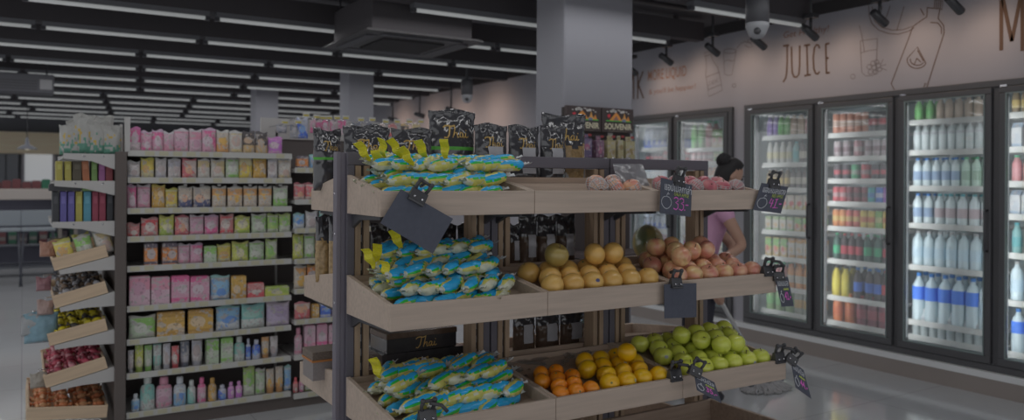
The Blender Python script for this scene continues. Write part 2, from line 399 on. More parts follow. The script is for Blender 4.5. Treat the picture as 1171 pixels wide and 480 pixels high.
# dome cameras
def dome(u, v, d, nm, k=1.0):
    p = atD(u, v, d); o = thing('dome_camera', nm, 'security camera', p)
    h = MB(); h.lathe([(.055*k, .03), (.062*k, .035), (.062*k, .20), (.05*k, .21)], 20); h.build('mount', black, o)
    h = MB(); h.tube([(0, 0, .2), (0, 0, ZC-p.z)], .016, 8); h.build('drop_pole', black, o)
    h = MB(); h.lathe([(.001, -.055*k), (.025*k, -.05*k), (.045*k, -.032*k), (.056*k, 0), (.062*k, .012), (.062*k, .034), (.03, .036)], 20); h.build('shell', mat('camera_white', (104, 105, 108), .3, .4), o)
    h = MB(); q = (CAM-p).normalized()*.047*k+Vector((0, 0, -.012)); h.ball(q, .020*k, seg=12); h.build('lens', blackplastic, o)
dome(866, 33, 4.9, 'white dome camera on a black mount near the juice wall', 1.15)
dome(534, 112, 9.2, 'small white dome camera hanging far behind the black bags', 1.1)
dome(568, 128, 11.5, 'smallest dome camera, hanging far behind the tall black bag', 1.1)
# pendant lamp far left
p = onY(31, 168, 15); pd = thing('pendant_lamp', 'grey metal pendant lamp hanging before the tan bulkhead', 'pendant lamp', p)
h = MB(); h.lathe([(.15, -.035), (.145, -.025), (.08, .02), (.035, .04), (.03, .09), (.012, .16)], 24); h.build('shade', mat('shade_grey', (82, 84, 90), .4, .3), pd)
h = MB(); h.tube([(0, 0, .16), (0, 0, ZC-p.z)], .008, 6); h.build('cord', black, pd)
h = MB(); h.ball((0, 0, -.012), .04); h.build('bulb', emit('bulb_glow', (140, 132, 118), 1.2), pd)
# ------------------------------------------------------------------ far counter and stools at the left
yc = 13.5
q0, q1 = onY(-20, 216, yc), onY(70, 228, yc)
ct = thing('counter', 'long pale counter at the far left with open lower shelves', 'counter', (0, yc, 0))
zt = q0.z
h = MB(); h.box(q0.x-.6, q1.x+.3, 0, .6, q1.z, zt); h.build('worktop', mat('counter_pale', (130, 124, 120), .4, .3, .05, 3), ct, bevel=.01)
h = MB(); h.box(q0.x-.5, q1.x+.2, .5, .56, .12, q1.z); h.build('back_panel', mat('counter_lilac', (78, 78, 88), .6, .2), ct)
for z in (.12, .45): h = MB(); h.box(q0.x-.5, q1.x+.2, .1, .5, z, z+.03); h.build('shelf', mat('counter_shelf', (76, 78, 82), .5, .3), ct)
for x in (q0.x-.5, (q0.x+q1.x)/2+.45, q1.x+.17): h = MB(); h.box(x, x+.05, .05, .5, 0, q1.z); h.build('leg', mat('counter_leg', (92, 88, 84), .5, .3), ct)
for i in range(9):
    x = q0.x+.05+i*.13; hh = .14+.03*(i % 3)
    c_ = [(44, 62, 56), (78, 52, 54), (46, 72, 60), (64, 58, 62)][i % 4]
    b3 = MB(); b3.box(0, .1, 0, .16, 0, hh, 0); b3.box(.004, .096, -.003, 0, hh*.3, hh*.6, 1)
    o = b3.build('storage_box', [mat('box_%d' % (i % 4), c_, .6, .2), mat('box_label', (84, 82, 80), .5, .2)], None, (x, yc+.2, .48), bevel=.006)
    tag(o, '%s box on the lower counter shelf, %s from the left' % (['dark green', 'dull red', 'green', 'grey'][i % 4], ORD[i].replace('leftmost', 'first')), 'box', 'boxes under the far counter')
for i in range(10):
    x = q0.x+.1+i*.125; hh = .09+.02*((i*7) % 3)
    c_ = (78, 48, 50) if i < 5 else (40, 78, 62)
    b3 = MB(); b3.box(0, .115, 0, .2, 0, hh); b3.box(.01, .105, .01, .19, hh, hh+.012, 0)
    o = b3.build('storage_tin', mat('tin_red' if i < 5 else 'tin_green', c_, .5, .3), None, (x, yc+.2, zt), bevel=.006)
    tag(o, '%s tin on the far counter top, %s from the left' % ('dull red' if i < 5 else 'green', ORD[i].replace('leftmost', 'first')), 'tin', 'tins on the far counter')
def stool(u, lab):
    p = onZ(u, 292, 0); p = Vector((onY(u, 230, 12.6).x, 12.6, 0)); o = thing('bar_stool', lab, 'stool', p)
    fm_ = mat('stool_frame', (52, 54, 60), .4, .4)
    h = MB(); h.box(-.2, .2, -.19, .19, .73, .77); h.build('seat', mat('stool_seat', (96, 101, 106), .5, .3), o, bevel=.015)
    h = MB(); h.hexa([(-.2, .17, .79), (.2, .17, .79), (.2, .2, .79), (-.2, .2, .79), (-.2, .21, 1.0), (.2, .21, 1.0), (.2, .24, 1.0), (-.2, .24, 1.0)]); h.build('backrest', mat('stool_seat', (96, 101, 106)), o, bevel=.01)
    for sx in (-1, 1):
        for s2 in (-1, 1): h = MB(); h.tube([(sx*.17, s2*.16, .73), (sx*.21, s2*.2, 0)], .013, 8); h.build('leg', fm_, o)
    h = MB(); h.tube([(-.19, -.185, .28), (.19, -.185, .28), (.19, .185, .28), (-.19, .185, .28)], .010, 6, closed=True); h.build('footrest', fm_, o)
    h = MB(); h.tube([(-.17, .16, .73), (-.17, .21, .85)], .01, 6); h.tube([(.17, .16, .73), (.17, .21, .85)], .01, 6); h.build('back_post', fm_, o)
stool(4, 'bar stool with pale seat at the far counter, left one'); stool(44, 'bar stool with pale seat at the far counter, right one')
# ------------------------------------------------------------------ painted lettering on the right wall
WF = WX-.0015
brownink = mat('ink_brown', (72, 54, 44), .7, .1); darkink = mat('ink_dark', (72, 58, 50), .7, .1); tanink = mat('ink_tan', (102, 78, 68), .7, .1); greyink = mat('ink_grey', (88, 82, 82), .7, .1)
def wall_lines(name, lines, px, m, org, sc):
    h = MB()
    for L in lines:
        P = [onX(org[0]+x/sc, org[1]+y/sc, WF) for x, y in L]
        wm = px * ((P[0]-CAM).dot(FWD))/F
        ribbon(h, P, Vector((-1, 0, 0)), wm, .0)
    return h.build(name, m, wall_right)
O2 = ((700, 0), 3.427); O3 = ((940, 0), 3.429)
def wl2(name, lines, px, m): return wall_lines(name, lines, px, m, *O2)
def wl3(name, lines, px, m): return wall_lines(name, lines, px, m, *O3)
def circ(cx, cy_, rx, ry=None, a0=0, a1=360, n=16): return arc(cx, cy_, rx, ry or rx, a0, a1, n)
wl2('juice_lettering', [
 [(670, 180), (694, 177)], [(686, 178), (686, 240), (684, 285), (680, 305), (670, 322)],
 [(703, 182), (704, 250), (706, 285), (713, 301), (724, 302), (732, 290), (735, 250), (735, 178)],
 [(752, 179), (776, 175)], [(763, 177), (766, 293)], [(753, 297), (779, 292)],
 [(813, 190), (809, 178), (801, 175), (793, 186), (788, 225), (790, 268), (797, 287), (806, 290), (813, 280)],
 [(837, 172), (840, 288)], [(836, 173), (852, 170)], [(837, 229), (849, 227)], [(839, 287), (853, 284)]], 2.3, darkink)
wl2('drink_lettering', [[(84, 388), (84, 280)], [(84, 280), (62, 390)], [(62, 390), (62, 285)], [(101, 282), (100, 388)], [(121, 279), (101, 335)], [(102, 330), (123, 385)]], 2.4, darkink)
wl3('milk_lettering', [[(703, 0), (703, 198)], [(706, -20), (744, 162)], [(744, 162), (782, -30)], [(786, -30), (786, 200)]], 4.2, darkink)
def wall_text(name, s, bl, br, tl, m, shear=0, bold=0):
    f = Face(onX(*bl, WF), onX(*br, WF), onX(br[0]+tl[0]-bl[0], br[1]+tl[1]-bl[1], WF), onX(*tl, WF), (-1, 0, 0))
    h = MB(); f.text(h, s, 0, 1, 0, 1, 0, shear, bold); return h.build(name, m, wall_right)
wall_text('slogan_lettering', 'MORE LIQUID', (741, 95), (785, 89), (741, 80.5), tanink, 0, .004)
wall_text('slogan_lettering', "& you'll be happier!", (742, 110), (795.5, 103), (742, 102), tanink, .1)
wall_text('get_healthy_lettering', 'Get Healthy!', (896, 46), (948, 38), (896, 36.5), mat('ink_rust', (92, 68, 58), .7, .1), .12)
wl2('juice_bottle_drawing', [[(363, 206), (386, 200), (386, 214), (363, 220), (363, 206)], [(366, 220), (370, 262), (366, 290), (374, 340), (379, 378), (432, 354), (424, 305), (413, 262), (396, 240), (388, 214)],
 [(368, 302), (422, 282)], [(375, 351), (429, 331)], [(380, 318), (384, 334), (376, 334)], [(390, 316), (392, 330), (398, 328), (397, 313)], [(404, 312), (406, 326)], [(414, 308), (409, 316), (415, 322)]], .8, greyink)
wl2('splashing_glass_drawing', [circ(461, 200, 25, 9), [(436, 202), (438, 250), (440, 290), (455, 296), (470, 293), (478, 245), (486, 198)], [(440, 240), (455, 234), (470, 240), (480, 234)], [(488, 190), (503, 170), (520, 163), (540, 168), (552, 182), (535, 186), (520, 176)], circ(540, 160, 8), circ(478, 335, 7)], .8, greyink)
wl3('berry_glass_drawing', [[(147, 100), (160, 160), (166, 205)], [(150, 160), (217, 151)], [(150, 160), (153, 230), (156, 284), (170, 297), (195, 297), (212, 288), (217, 151)], [(153, 207), (185, 198), (216, 194)],
 circ(185, 262, 9), circ(200, 248, 9), circ(214, 243, 9), circ(205, 265, 9), circ(221, 257, 9), circ(190, 282, 9), circ(210, 282, 9), circ(226, 272, 8), [(228, 255), (240, 232)], [(230, 260), (252, 252)], [(230, 266), (254, 276)], circ(121, 300, 9)], .75, greyink)
wl3('citrus_slice_drawing', [[(183, 18), (185, 60), (195, 92), (222, 118), (262, 132), (300, 134), (340, 122), (362, 108)], [(196, 24), (205, 80), (235, 108), (275, 118), (320, 116), (352, 104)], [(268, 22), (238, 104)], [(322, 25), (293, 120)], [(238, 24), (216, 84)]], .8, darkink)
wl3('lemon_bottle_drawing', [[(413, 28), (411, 66), (384, 84), (356, 104), (340, 150), (271, 328), (284, 352)], [(411, 342), (440, 250), (479, 128), (477, 100), (455, 72), (462, 38)], [(425, 88), (455, 90), (468, 108), (468, 134)],
 circ(372, 236, 38, 32, 20, 200), [(407, 247), (374, 184), (338, 225)], circ(374, 234, 28, 22, 25, 190), [(398, 240), (374, 196)], [(372, 228), (362, 252)], [(372, 228), (388, 244)], [(400, 342), (404, 326), (410, 330)]], 1.1, darkink)
wl3('bottle_cap_drawing', [[(412, 30), (472, 36), (474, 4), (440, 0)], [(442, 6), (440, 30)], [(450, 6), (448, 31)], [(458, 6), (456, 32)], [(466, 6), (464, 33)], [(386, 34), (400, 60)]], 1.1, darkink)
# track spotlights and their warm pools on the wall
SP = [(762, 68), (815, 57), (868, 49), (927, 38), (1006, 21), (1092, 6), (722, 80)]
spn = ['near the slogan', 'above the drawn juice bottle', 'beside the dome camera', 'in front of the healthy slogan', 'in front of the drawn citrus slice', 'above the drawn lemon bottle', 'beside the big column']
for i, (u, v) in enumerate(SP):
    X = 5.22; p = onX(u, v, X); o = thing('spotlight', 'small black track spotlight %s' % spn[i], 'spotlight', p)
    tgt = Vector((WX, p.y-.02, p.z-.24)); dr = (tgt-p).normalized()
    h = MB(); h.tube([p*0-dr*.085, p*0-dr*.08, dr*.07, dr*.075], [.022, .028, .031, .029], 16); h.build('head', blackplastic, o)
    h = MB(); h.tube([(0, 0, .025), (0, 0, .12)], .012, 8); h.build('stem', blackplastic, o)
    h = MB(); h.box(-.035, .035, -.05, .05, .115, .15); h.tube([(0, 0, .15), (0, 0, ZC-p.z)], .012, 8); h.build('track_adapter', blackplastic, o, bevel=.004)
    h = MB(); h.tube([dr*.0755, dr*.077], .024, 16); h.build('lens', emit('spot_lens', (150, 138, 122), 1), o)
    l = bpy.data.lights.new('spot_beam', 'SPOT'); l.energy = SPOT_P; l.color = (1, .72, .52); l.spot_size = math.radians(128); l.spot_blend = 1; l.shadow_soft_size = .03
    lo = bpy.data.objects.new('spot_beam', l); COL.objects.link(lo); lo.location = p+dr*.09; lo.rotation_euler = dr.to_track_quat('-Z', 'Y').to_euler()
for y in (9.6, 10.6, 11.6, 12.8):
    p = Vector((4.95, y, 2.40)); o = thing('spotlight', 'tiny far spotlight over the right wall beyond the column', 'spotlight', p, 0, 'far spotlights over the right wall')
    dr = Vector((.97, 0, -.24))
    h = MB(); h.tube([dr*-.08, dr*.07], [.03, .036], 12); h.build('head', blackplastic, o)
    h = MB(); h.tube([(0, 0, .02), (0, 0, ZC-2.40)], .012, 6); h.build('stem', blackplastic, o)
    l = bpy.data.lights.new('spot_beam', 'SPOT'); l.energy = SPOT_P*3.2; l.color = (1, .68, .48); l.spot_size = math.radians(130); l.spot_blend = 1; l.shadow_soft_size = .03
    lo = bpy.data.objects.new('spot_beam', l); COL.objects.link(lo); lo.location = p+dr*.09; lo.rotation_euler = dr.to_track_quat('-Z', 'Y').to_euler()
# ------------------------------------------------------------------ drink coolers
glassm = film('cooler_glass', (112, 121, 122), .15, .06, .03)
framem = mat('cooler_frame', (57, 57, 59), .35, .35)
innerm = mat('cooler_inner', (134, 140, 142), .5, .2)
ledm = emit('cooler_led', (128, 132, 134), 1.0)
clearpet = mat('clear_pet', (134, 142, 144), .1, .6)
def bottle(name, r, h, body, cap, label, lab=None, neck=.38, capname='cap', sleeve=(.25, .55), waist=0.0):
    """bottle: body mesh with its cap and its label as parts"""
    b = MB(); z1 = h*(1-.30)
    prof = [(r*.8, 0), (r*.98, h*.015), (r, h*.05), (r, h*.24), (r*(1-waist), h*.40), (r, z1*.86), (r*.97, z1), (r*.75, h*.80), (r*neck, h*.88), (r*neck, h*.95)]
    b.lathe(prof, 12); o = b.build(name, body)
    c = MB(); c.lathe([(r*neck*1.12, h*.93), (r*neck*1.15, h*.94), (r*neck*1.15, h*.995), (r*neck*.9, h)], 10); c.build(capname, cap, o)
    if label:
        l = MB(); l.lathe([(r*1.015, h*sleeve[0]), (r*1.018, h*(sleeve[0]+.01)), (r*1.018, h*(sleeve[1]-.01)), (r*1.015, h*sleeve[1])], 12); l.build('label', label, o)
    o['category'] = 'bottle'; return Stock(o)
def can(r, h, px, px2, name='drink_can'):
    b = MB(); b.lathe([(r*.78, 0, 1), (r*.95, h*.03, 1), (r, h*.07), (r, h*.34), (r*1.002, h*.36, 2), (r*1.002, h*.62, 2), (r, h*.64), (r, h*.90), (r*.84, h*.965, 1), (r*.86, h, 1), (r*.78, h*.985, 1)], 12)
    o = b.build(name, [mat('can_%d_%d_%d' % px, px, .3, .4), mat('can_metal', (118, 118, 120), .3, .5), mat('can_%d_%d_%d' % px2, px2, .35, .4)])
    o['category'] = 'can'; return Stock(o)
def carton(w, d, h, base, acc, blob, kind=0, name='drink_carton', gable=False):
    b = MB()
    if gable: b.prism([(-d/2, 0), (d/2, 0), (d/2, h*.8), (.004, h*.94), (.004, h), (-.004, h), (-.004, h*.94), (-d/2, h*.8)], 1, -w/2, w/2)
    else:
        b.box(-d/2, d/2, -w/2, w/2, 0, h); b.box(-d/2+.006, d/2-.006, -w/2+.006, w/2-.006, h, h+.003)
    o = b.build(name, pack_mat(base, acc, blob, int(h*1000), kind+10)); md = o.modifiers.new('bevel', 'BEVEL'); md.width = .003; md.segments = 1
    # generated coordinates run along x; the printed front looks to -x
    o['category'] = 'carton'; return Stock(o)
capb = mat('cap_blue', (44, 84, 132), .35, .3); capg = mat('cap_green', (48, 118, 84), .35, .3); capr = mat('cap_red', (120, 50, 54), .35, .3)
capw = mat('cap_white', (122, 122, 122), .35, .3); capo = mat('cap_orange', (132, 84, 44), .35, .3); capk = mat('cap_dark', (48, 48, 52), .35, .3); capt = mat('cap_teal', (60, 112, 118), .35, .3)
L = lambda n, px: mat('label_'+n, px, .4, .3)
ST = {}
ST['glass'] = bottle('glass_bottle', .030, .235, mat('clear_glass', (128, 134, 135), .08, .6), capw, L('silver', (116, 118, 120)), sleeve=(.62, .72), neck=.42)
ST['water_b'] = bottle('water_bottle', .032, .215, clearpet, capb, L('pale_blue', (96, 110, 128)), waist=.06)
ST['water_g'] = bottle('water_bottle', .032, .215, mat('clear_pet_green', (124, 140, 132), .1, .6), capg, L('pale_green', (102, 120, 108)), waist=.06)
ST['water_t'] = bottle('water_bottle', .034, .225, clearpet, capt, L('white_red', (122, 112, 114)), waist=.04)
ST['water_big'] = bottle('large_water_bottle', .041, .29, mat('clear_pet_blue', (130, 141, 145), .1, .6), capw, L('clear_blue', (122, 136, 144)), waist=.07, neck=.34)
ST['water_lab'] = bottle('large_water_bottle', .043, .30, mat('clear_pet_blue', (98, 114, 124), .12, .5), capb, L('deep_blue', (52, 84, 150)), waist=.05, neck=.34, sleeve=(.45, .72))
ST['cola_red'] = bottle('soda_bottle', .030, .215, mat('cola', (46, 40, 42), .12, .5), capr, L('red', (118, 46, 54)), waist=.08)
ST['cola_blue'] = bottle('soda_bottle', .032, .215, mat('cola', (46, 40, 42), .12, .5), capb, L('blue', (46, 72, 130)), waist=.05)
ST['cola_green'] = bottle('soda_bottle', .030, .215, mat('dark_green_pet', (40, 60, 54), .12, .5), capg, L('green', (44, 104, 76)), waist=.08)
ST['yellow'] = bottle('yellow_drink_bottle', .034, .205, mat('yellow_drink', (126, 116, 44), .3, .4), capk, L('yellow', (130, 122, 52)), neck=.5)
ST['orange'] = bottle('orange_soda_bottle', .045, .275, mat('orange_drink', (134, 78, 48), .12, .5), capo, L('orange', (130, 70, 46)), waist=.1, neck=.33)
ST['redbig'] = bottle('red_soda_bottle', .045, .275, mat('red_drink', (92, 52, 60), .12, .5), capr, L('dark_red', (106, 50, 58)), waist=.1, neck=.33)
ST['purple'] = bottle('purple_drink_bottle', .03, .19, mat('purple_drink', (92, 82, 112), .3, .4), capw, L('purple', (84, 70, 110)), neck=.5)
ST['greenb'] = bottle('green_drink_bottle', .03, .19, mat('green_drink', (78, 112, 72), .3, .4), capw, L('leaf', (70, 114, 66)), neck=.5)
ST['beige'] = bottle('beige_drink_bottle', .03, .19, mat('beige_drink', (114, 100, 88), .3, .4), capw, L('beige', (118, 104, 92)), neck=.5)
ST['pink'] = bottle('pink_drink_bottle', .03, .19, mat('pink_drink', (122, 84, 88), .3, .4), capr, L('pink', (126, 92, 94)), neck=.5)
ST['white'] = bottle('milk_bottle', .031, .20, mat('milk_white', (116, 116, 114), .3, .4), capw, L('cream', (122, 118, 98)), neck=.55)
ST['teal'] = bottle('teal_drink_bottle', .031, .215, mat('teal_drink', (84, 112, 112), .3, .4), capt, L('teal', (66, 108, 110)), neck=.45)
ST['dark'] = bottle('dark_drink_bottle', .027, .215, mat('dark_drink', (60, 54, 54), .2, .5), capk, L('white', (116, 112, 104)), neck=.42)
ST['amber'] = bottle('amber_drink_bottle', .027, .205, mat('amber_drink', (86, 74, 56), .2, .5), capw, L('gold', (120, 104, 62)), neck=.42)
ST['juice_o'] = bottle('orange_juice_bottle', .033, .20, mat('juice_orange', (132, 92, 58), .2, .5), capo, L('white', (116, 112, 104)), neck=.5)
ST['juice_p'] = bottle('pink_juice_bottle', .033, .20, mat('juice_pink', (126, 88, 90), .2, .5), capg, L('pink', (126, 92, 94)), neck=.5)
ST['tea'] = bottle('green_tea_bottle', .042, .27, mat('tea_green', (92, 112, 78), .2, .5), capg, L('tea', (82, 118, 76)), neck=.4)
ST['teaw'] = bottle('white_tea_bottle', .042, .27, mat('tea_white', (110, 112, 104), .2, .5), capw, L('tea_o', (126, 104, 70)), neck=.4)
ST['can_silver'] = can(.031, .135, (112, 104, 106), (86, 70, 76)); ST['can_pink'] = can(.031, .135, (118, 88, 92), (122, 112, 112))
ST['can_black'] = can(.031, .125, (50, 48, 52), (112, 50, 56)); ST['can_red'] = can(.033, .150, (122, 52, 58), (108, 90, 90)); ST['can_dred'] = can(.033, .150, (84, 40, 46), (60, 42, 46))
ST['can_teal'] = can(.033, .150, (46, 104, 106), (50, 84, 118)); ST['can_blue'] = can(.033, .150, (48, 74, 126), (108, 112, 124)); ST['can_purple'] = can(.033, .150, (98, 62, 118), (116, 84, 124))
ST['can_green'] = can(.031, .125, (52, 108, 78), (100, 112, 100)); ST['can_orange'] = can(.032, .16, (130, 84, 52), (130, 112, 70)); ST['can_yellow'] = can(.032, .16, (130, 116, 56), (126, 78, 52)); ST['can_lred'] = can(.032, .16, (126, 64, 60), (126, 108, 70)); ST['can_lime'] = can(.032, .16, (88, 116, 66), (122, 122, 84))
ST['pack_orange'] = can(.028, .125, (124, 84, 70), (126, 112, 104))
ST['ct_apple'] = carton(.064, .06, .125, (122, 116, 106), (120, 112, 74), (122, 58, 58), 3); ST['ct_green'] = carton(.064, .06, .13, (118, 118, 108), (88, 116, 80), (128, 98, 60), 0)
ST['ct_orange'] = carton(.064, .06, .13, (122, 120, 114), (128, 96, 58), (124, 104, 80), 0); ST['ct_white'] = carton(.07, .065, .20, (120, 121, 122), (98, 110, 122), (112, 116, 120), 0, gable=True)
ST['ct_pink'] = carton(.07, .065, .20, (124, 112, 114), (126, 84, 94), (116, 118, 120), 0, gable=True); ST['ct_bluew'] = carton(.07, .065, .20, (108, 114, 124), (50, 72, 130), (118, 120, 124), 3, gable=True)
ST['ct_multi'] = carton(.064, .06, .13, (122, 108, 70), (84, 116, 72), (126, 70, 66), 1)
def yu(u): return onX(u, 250, WX).y
RUN = {'row_id': 0}
LABELS_ROWS = ['top', 'second', 'third', 'fourth', 'fifth', 'sixth', 'seventh', 'eighth', 'ninth']
def fill(kinds, y0, y1, zs, x, where, gap=.25):
    """one row of drinks along a shelf; y falls from y0 (photo left) to y1"""
    y = y0; tot = y0-y1
    for kname, frac in kinds:
        if kname is None: y -= frac*tot; continue
        stk = ST[kname]; o = stk.o
        if 'wy' not in RUN.setdefault(kname, {}):
            ys = [v.co.y for v in o.data.vertices]; RUN[kname]['wy'] = max(ys)-min(ys)
        wy = RUN[kname]['wy']+.006; hz_ = max(v.co.z for v in o.data.vertices); kz = max(.9, min(1.45, (gap-.042)/(hz_*1.08))); kx = min(1.12, max(1, kz)); wy *= kx; n = max(1, int(frac*tot/wy+.25)); wyy = max(wy, frac*tot/n)
        nm = o.name.split('.')[0].replace('_', ' '); lb = KDESC[kname]+', '+where
        for i in range(n):
            if y-wyy*(i+.5) < y1-.005: break
            stk.put((x+random.uniform(-.004, .004), y-wyy*(i+.5), zs), random.uniform(-.25, .25) if 'ct_' not in kname else 0, lb, lb[:60], (kx, kx, kz))
        y -= frac*tot
KDESC = {'glass': 'clear glass bottle with white cap', 'water_b': 'water bottle with blue cap', 'water_g': 'water bottle with green cap', 'water_t': 'water bottle with teal cap', 'water_big': 'large clear water bottle', 'water_lab': 'large water bottle with deep blue label',
 'cola_red': 'dark cola bottle with red label', 'cola_blue': 'dark cola bottle with blue label', 'cola_green': 'dark green soda bottle', 'yellow': 'yellow drink bottle', 'orange': 'orange soda bottle', 'redbig': 'dark red soda bottle', 'purple': 'purple drink bottle', 'greenb': 'green drink bottle',
 'beige': 'beige drink bottle', 'pink': 'pink drink bottle', 'white': 'white milk bottle', 'teal': 'teal drink bottle', 'dark': 'dark slim bottle with white label', 'amber': 'amber slim bottle with gold label', 'juice_o': 'orange juice bottle', 'juice_p': 'pink juice bottle with green cap', 'tea': 'large green tea bottle', 'teaw': 'large pale tea bottle',
 'can_silver': 'silver can', 'can_pink': 'pink can', 'can_black': 'black and red can', 'can_red': 'red can', 'can_dred': 'dark red can', 'can_teal': 'teal can', 'can_blue': 'blue can', 'can_purple': 'purple can', 'can_green': 'green can', 'can_orange': 'orange can', 'can_yellow': 'yellow can', 'can_lred': 'light red can', 'can_lime': 'lime green can', 'pack_orange': 'pale orange can',
 'ct_apple': 'carton with red apple picture', 'ct_green': 'small carton with green top', 'ct_orange': 'small carton with orange top', 'ct_white': 'white gable carton', 'ct_pink': 'pink gable carton', 'ct_bluew': 'white carton with blue base', 'ct_multi': 'yellow and green small carton'}
SHIFT = .10
def cooler(label, edges, shelves, contents, names):
    y_hi, y_lo = edges[0], edges[-1]
    cab = thing('drink_cooler', label, 'cooler', (0, 0, 0))
    f = MB(); t = .045
    f.box(WX-.035, WX+.12, y_lo, y_hi, Z1-t, Z1); f.box(WX-.035, WX+.12, y_lo, y_hi, Z0, Z0+t)
    for y in (y_lo, y_hi-t): f.box(WX-.035, WX+.12, y, y+t, Z0+t, Z1-t)
    for y in edges[1:-1]: f.box(WX-.02, WX+.10, y-.022, y+.022, Z0+t, Z1-t)
    f.build('outer_frame', framem, cab, bevel=.004)
    c = MB(); xb = WX+.80
    c.box(xb, xb+.04, y_lo, y_hi+.08, Z0, Z1); c.box(WX+.12, xb, y_lo, y_lo+.02, Z0, Z1); c.box(WX+.125, xb, y_hi+.06, y_hi+.08, Z0, Z1)
    c.box(WX+.125, xb, y_lo+.02, y_hi+.06, Z1-.03, Z1); c.box(WX+.125, xb, y_lo+.02, y_hi+.06, Z0, Z0+.05)
    c.build('interior', innerm, cab)
    for k in range(len(edges)-1):
        a, b = edges[k]-(.022 if k else t), edges[k+1]+(.022 if k < len(edges)-2 else t)
        a -= .003; b += .003; zz0, zz1 = Z0+t+.003, Z1-t-.003; w = .042
        d = MB(); xo, xi = WX-.045, WX+.0
        d.box(xo, xi, b, a, zz1-w, zz1); d.box(xo, xi, b, a, zz0, zz0+w+.01); d.box(xo, xi, b, b+w, zz0+w+.01, zz1-w); d.box(xo, xi, a-w, a, zz0+w+.01, zz1-w)
        do = d.build('door', framem, cab, bevel=.006)
        g = MB(); g.box(xo+.018, xo+.024, b+w-.004, a-w+.004, zz0+w, zz1-w+.004); g.build('glass_pane', glassm, do)
        gk = MB(); q = .008
        gk.box(xo-.002, xo+.012, b+w, b+w+q, zz0+w+.01, zz1-w); gk.box(xo-.002, xo+.012, a-w-q, a-w, zz0+w+.01, zz1-w); gk.box(xo-.002, xo+.012, b+w+q, a-w-q, zz1-w-q, zz1-w); gk.box(xo-.002, xo+.012, b+w+q, a-w-q, zz0+w+.01, zz0+w+.01+q)
        gk.build('gasket', mat('gasket_grey', (84, 92, 92), .3, .4), do)
        h = MB(); yh = b+w*.5; h.tube([(xo, yh, .98), (xo-.03, yh, .98), (xo-.035, yh, 1.0), (xo-.035, yh, 1.24), (xo-.03, yh, 1.26), (xo, yh, 1.26)], .008, 8); h.build('handle', blackplastic, do)
        hg = MB(); hg.box(xo+.005, xo+.04, a-.05, a-.005, zz1+.0005, zz1+.012); hg.build('hinge', chrome, do)
        for ys in (a-.02, b+.02):
            l = MB(); l.box(WX+.012, WX+.028, ys-.012, ys+.012, Z0+.12, Z1-.12); l.build('light_strip', ledm, cab)
            sgn = -1 if ys > (a+b)/2 else 1
            area('cooler_light', (WX+.034, ys+sgn*.02, (Z0+Z1)/2), 1.75, .05, COOL_P, (0, math.radians(-90)*1, 0), (.93, .98, 1))
        y0, y1 = a-.03+SHIFT, b+.03+SHIFT
        if k == 0: y0 = a+.03
        for j, (v, hh) in enumerate(shelves[k]):
            z = v if hh is None else onX((edges_u[id(edges)][k]+edges_u[id(edges)][k+1])/2, v, WX+.20).z
            s_ = MB(); n = 12
            for i in range(n): xx = WX+.225+i*.042; s_.box(xx, xx+.014, y1, y0, z-.008, z)
            for i in range(2): yy = y1+(y0-y1-.02)*i; s_.box(WX+.205, WX+.74, yy, yy+.02, z-.024, z-.008)
            so = s_.build('shelf', shelfwhite, cab); gap = (ztop-z if j else Z1-.04-z); ztop = z
            rl = MB(); rl.hexa([(WX+.185, y1, z-.028), (WX+.191, y1, z-.03), (WX+.191, y0, z-.03), (WX+.185, y0, z-.028), (WX+.199, y1, z+.014), (WX+.204, y1, z+.012), (WX+.204, y0, z+.012), (WX+.199, y0, z+.014)])
            rl.build('price_rail', railm, so)
            if j < len(contents[k]) and contents[k][j]:
                for rr, xx in ((0, WX+.255), (1, WX+.345)):
                    if rr and k > 2: continue
                    fill(contents[k][j], y0-.005, y1+.005, z+.0005, xx, gap=gap, where='%s shelf, %s%s' % (LABELS_ROWS[j], 'back row, ' if rr else '', names[k]))
    return cab
edges_u = {}
EA_u = [853, 935, 1027.5, 1141]; EA = [yu(u) for u in EA_u]+[2.12, 1.42]; EA[0] -= .002
edges_u[id(EA)] = EA_u+[1290, 1500]
shA = [[(156, 1), (187.5, 1), (216, 1), (241, 1), (265, 1), (295, 1), (329, 1), (.262, None)],
       [(152.5, 1), (180, 1), (206, 1), (232.5, 1), (261.5, 1), (300, 1), (343, 1), (.262, None)],
       [(137, 1), (172.5, 1), (214.5, 1), (258.5, 1), (308, 1), (373, 1), (.262, None)],
       [(1.93, None), (1.69, None), (1.45, None), (1.22, None), (.95, None), (.62, None), (.262, None)],
       [(1.6, None), (1.1, None), (.6, None)]]
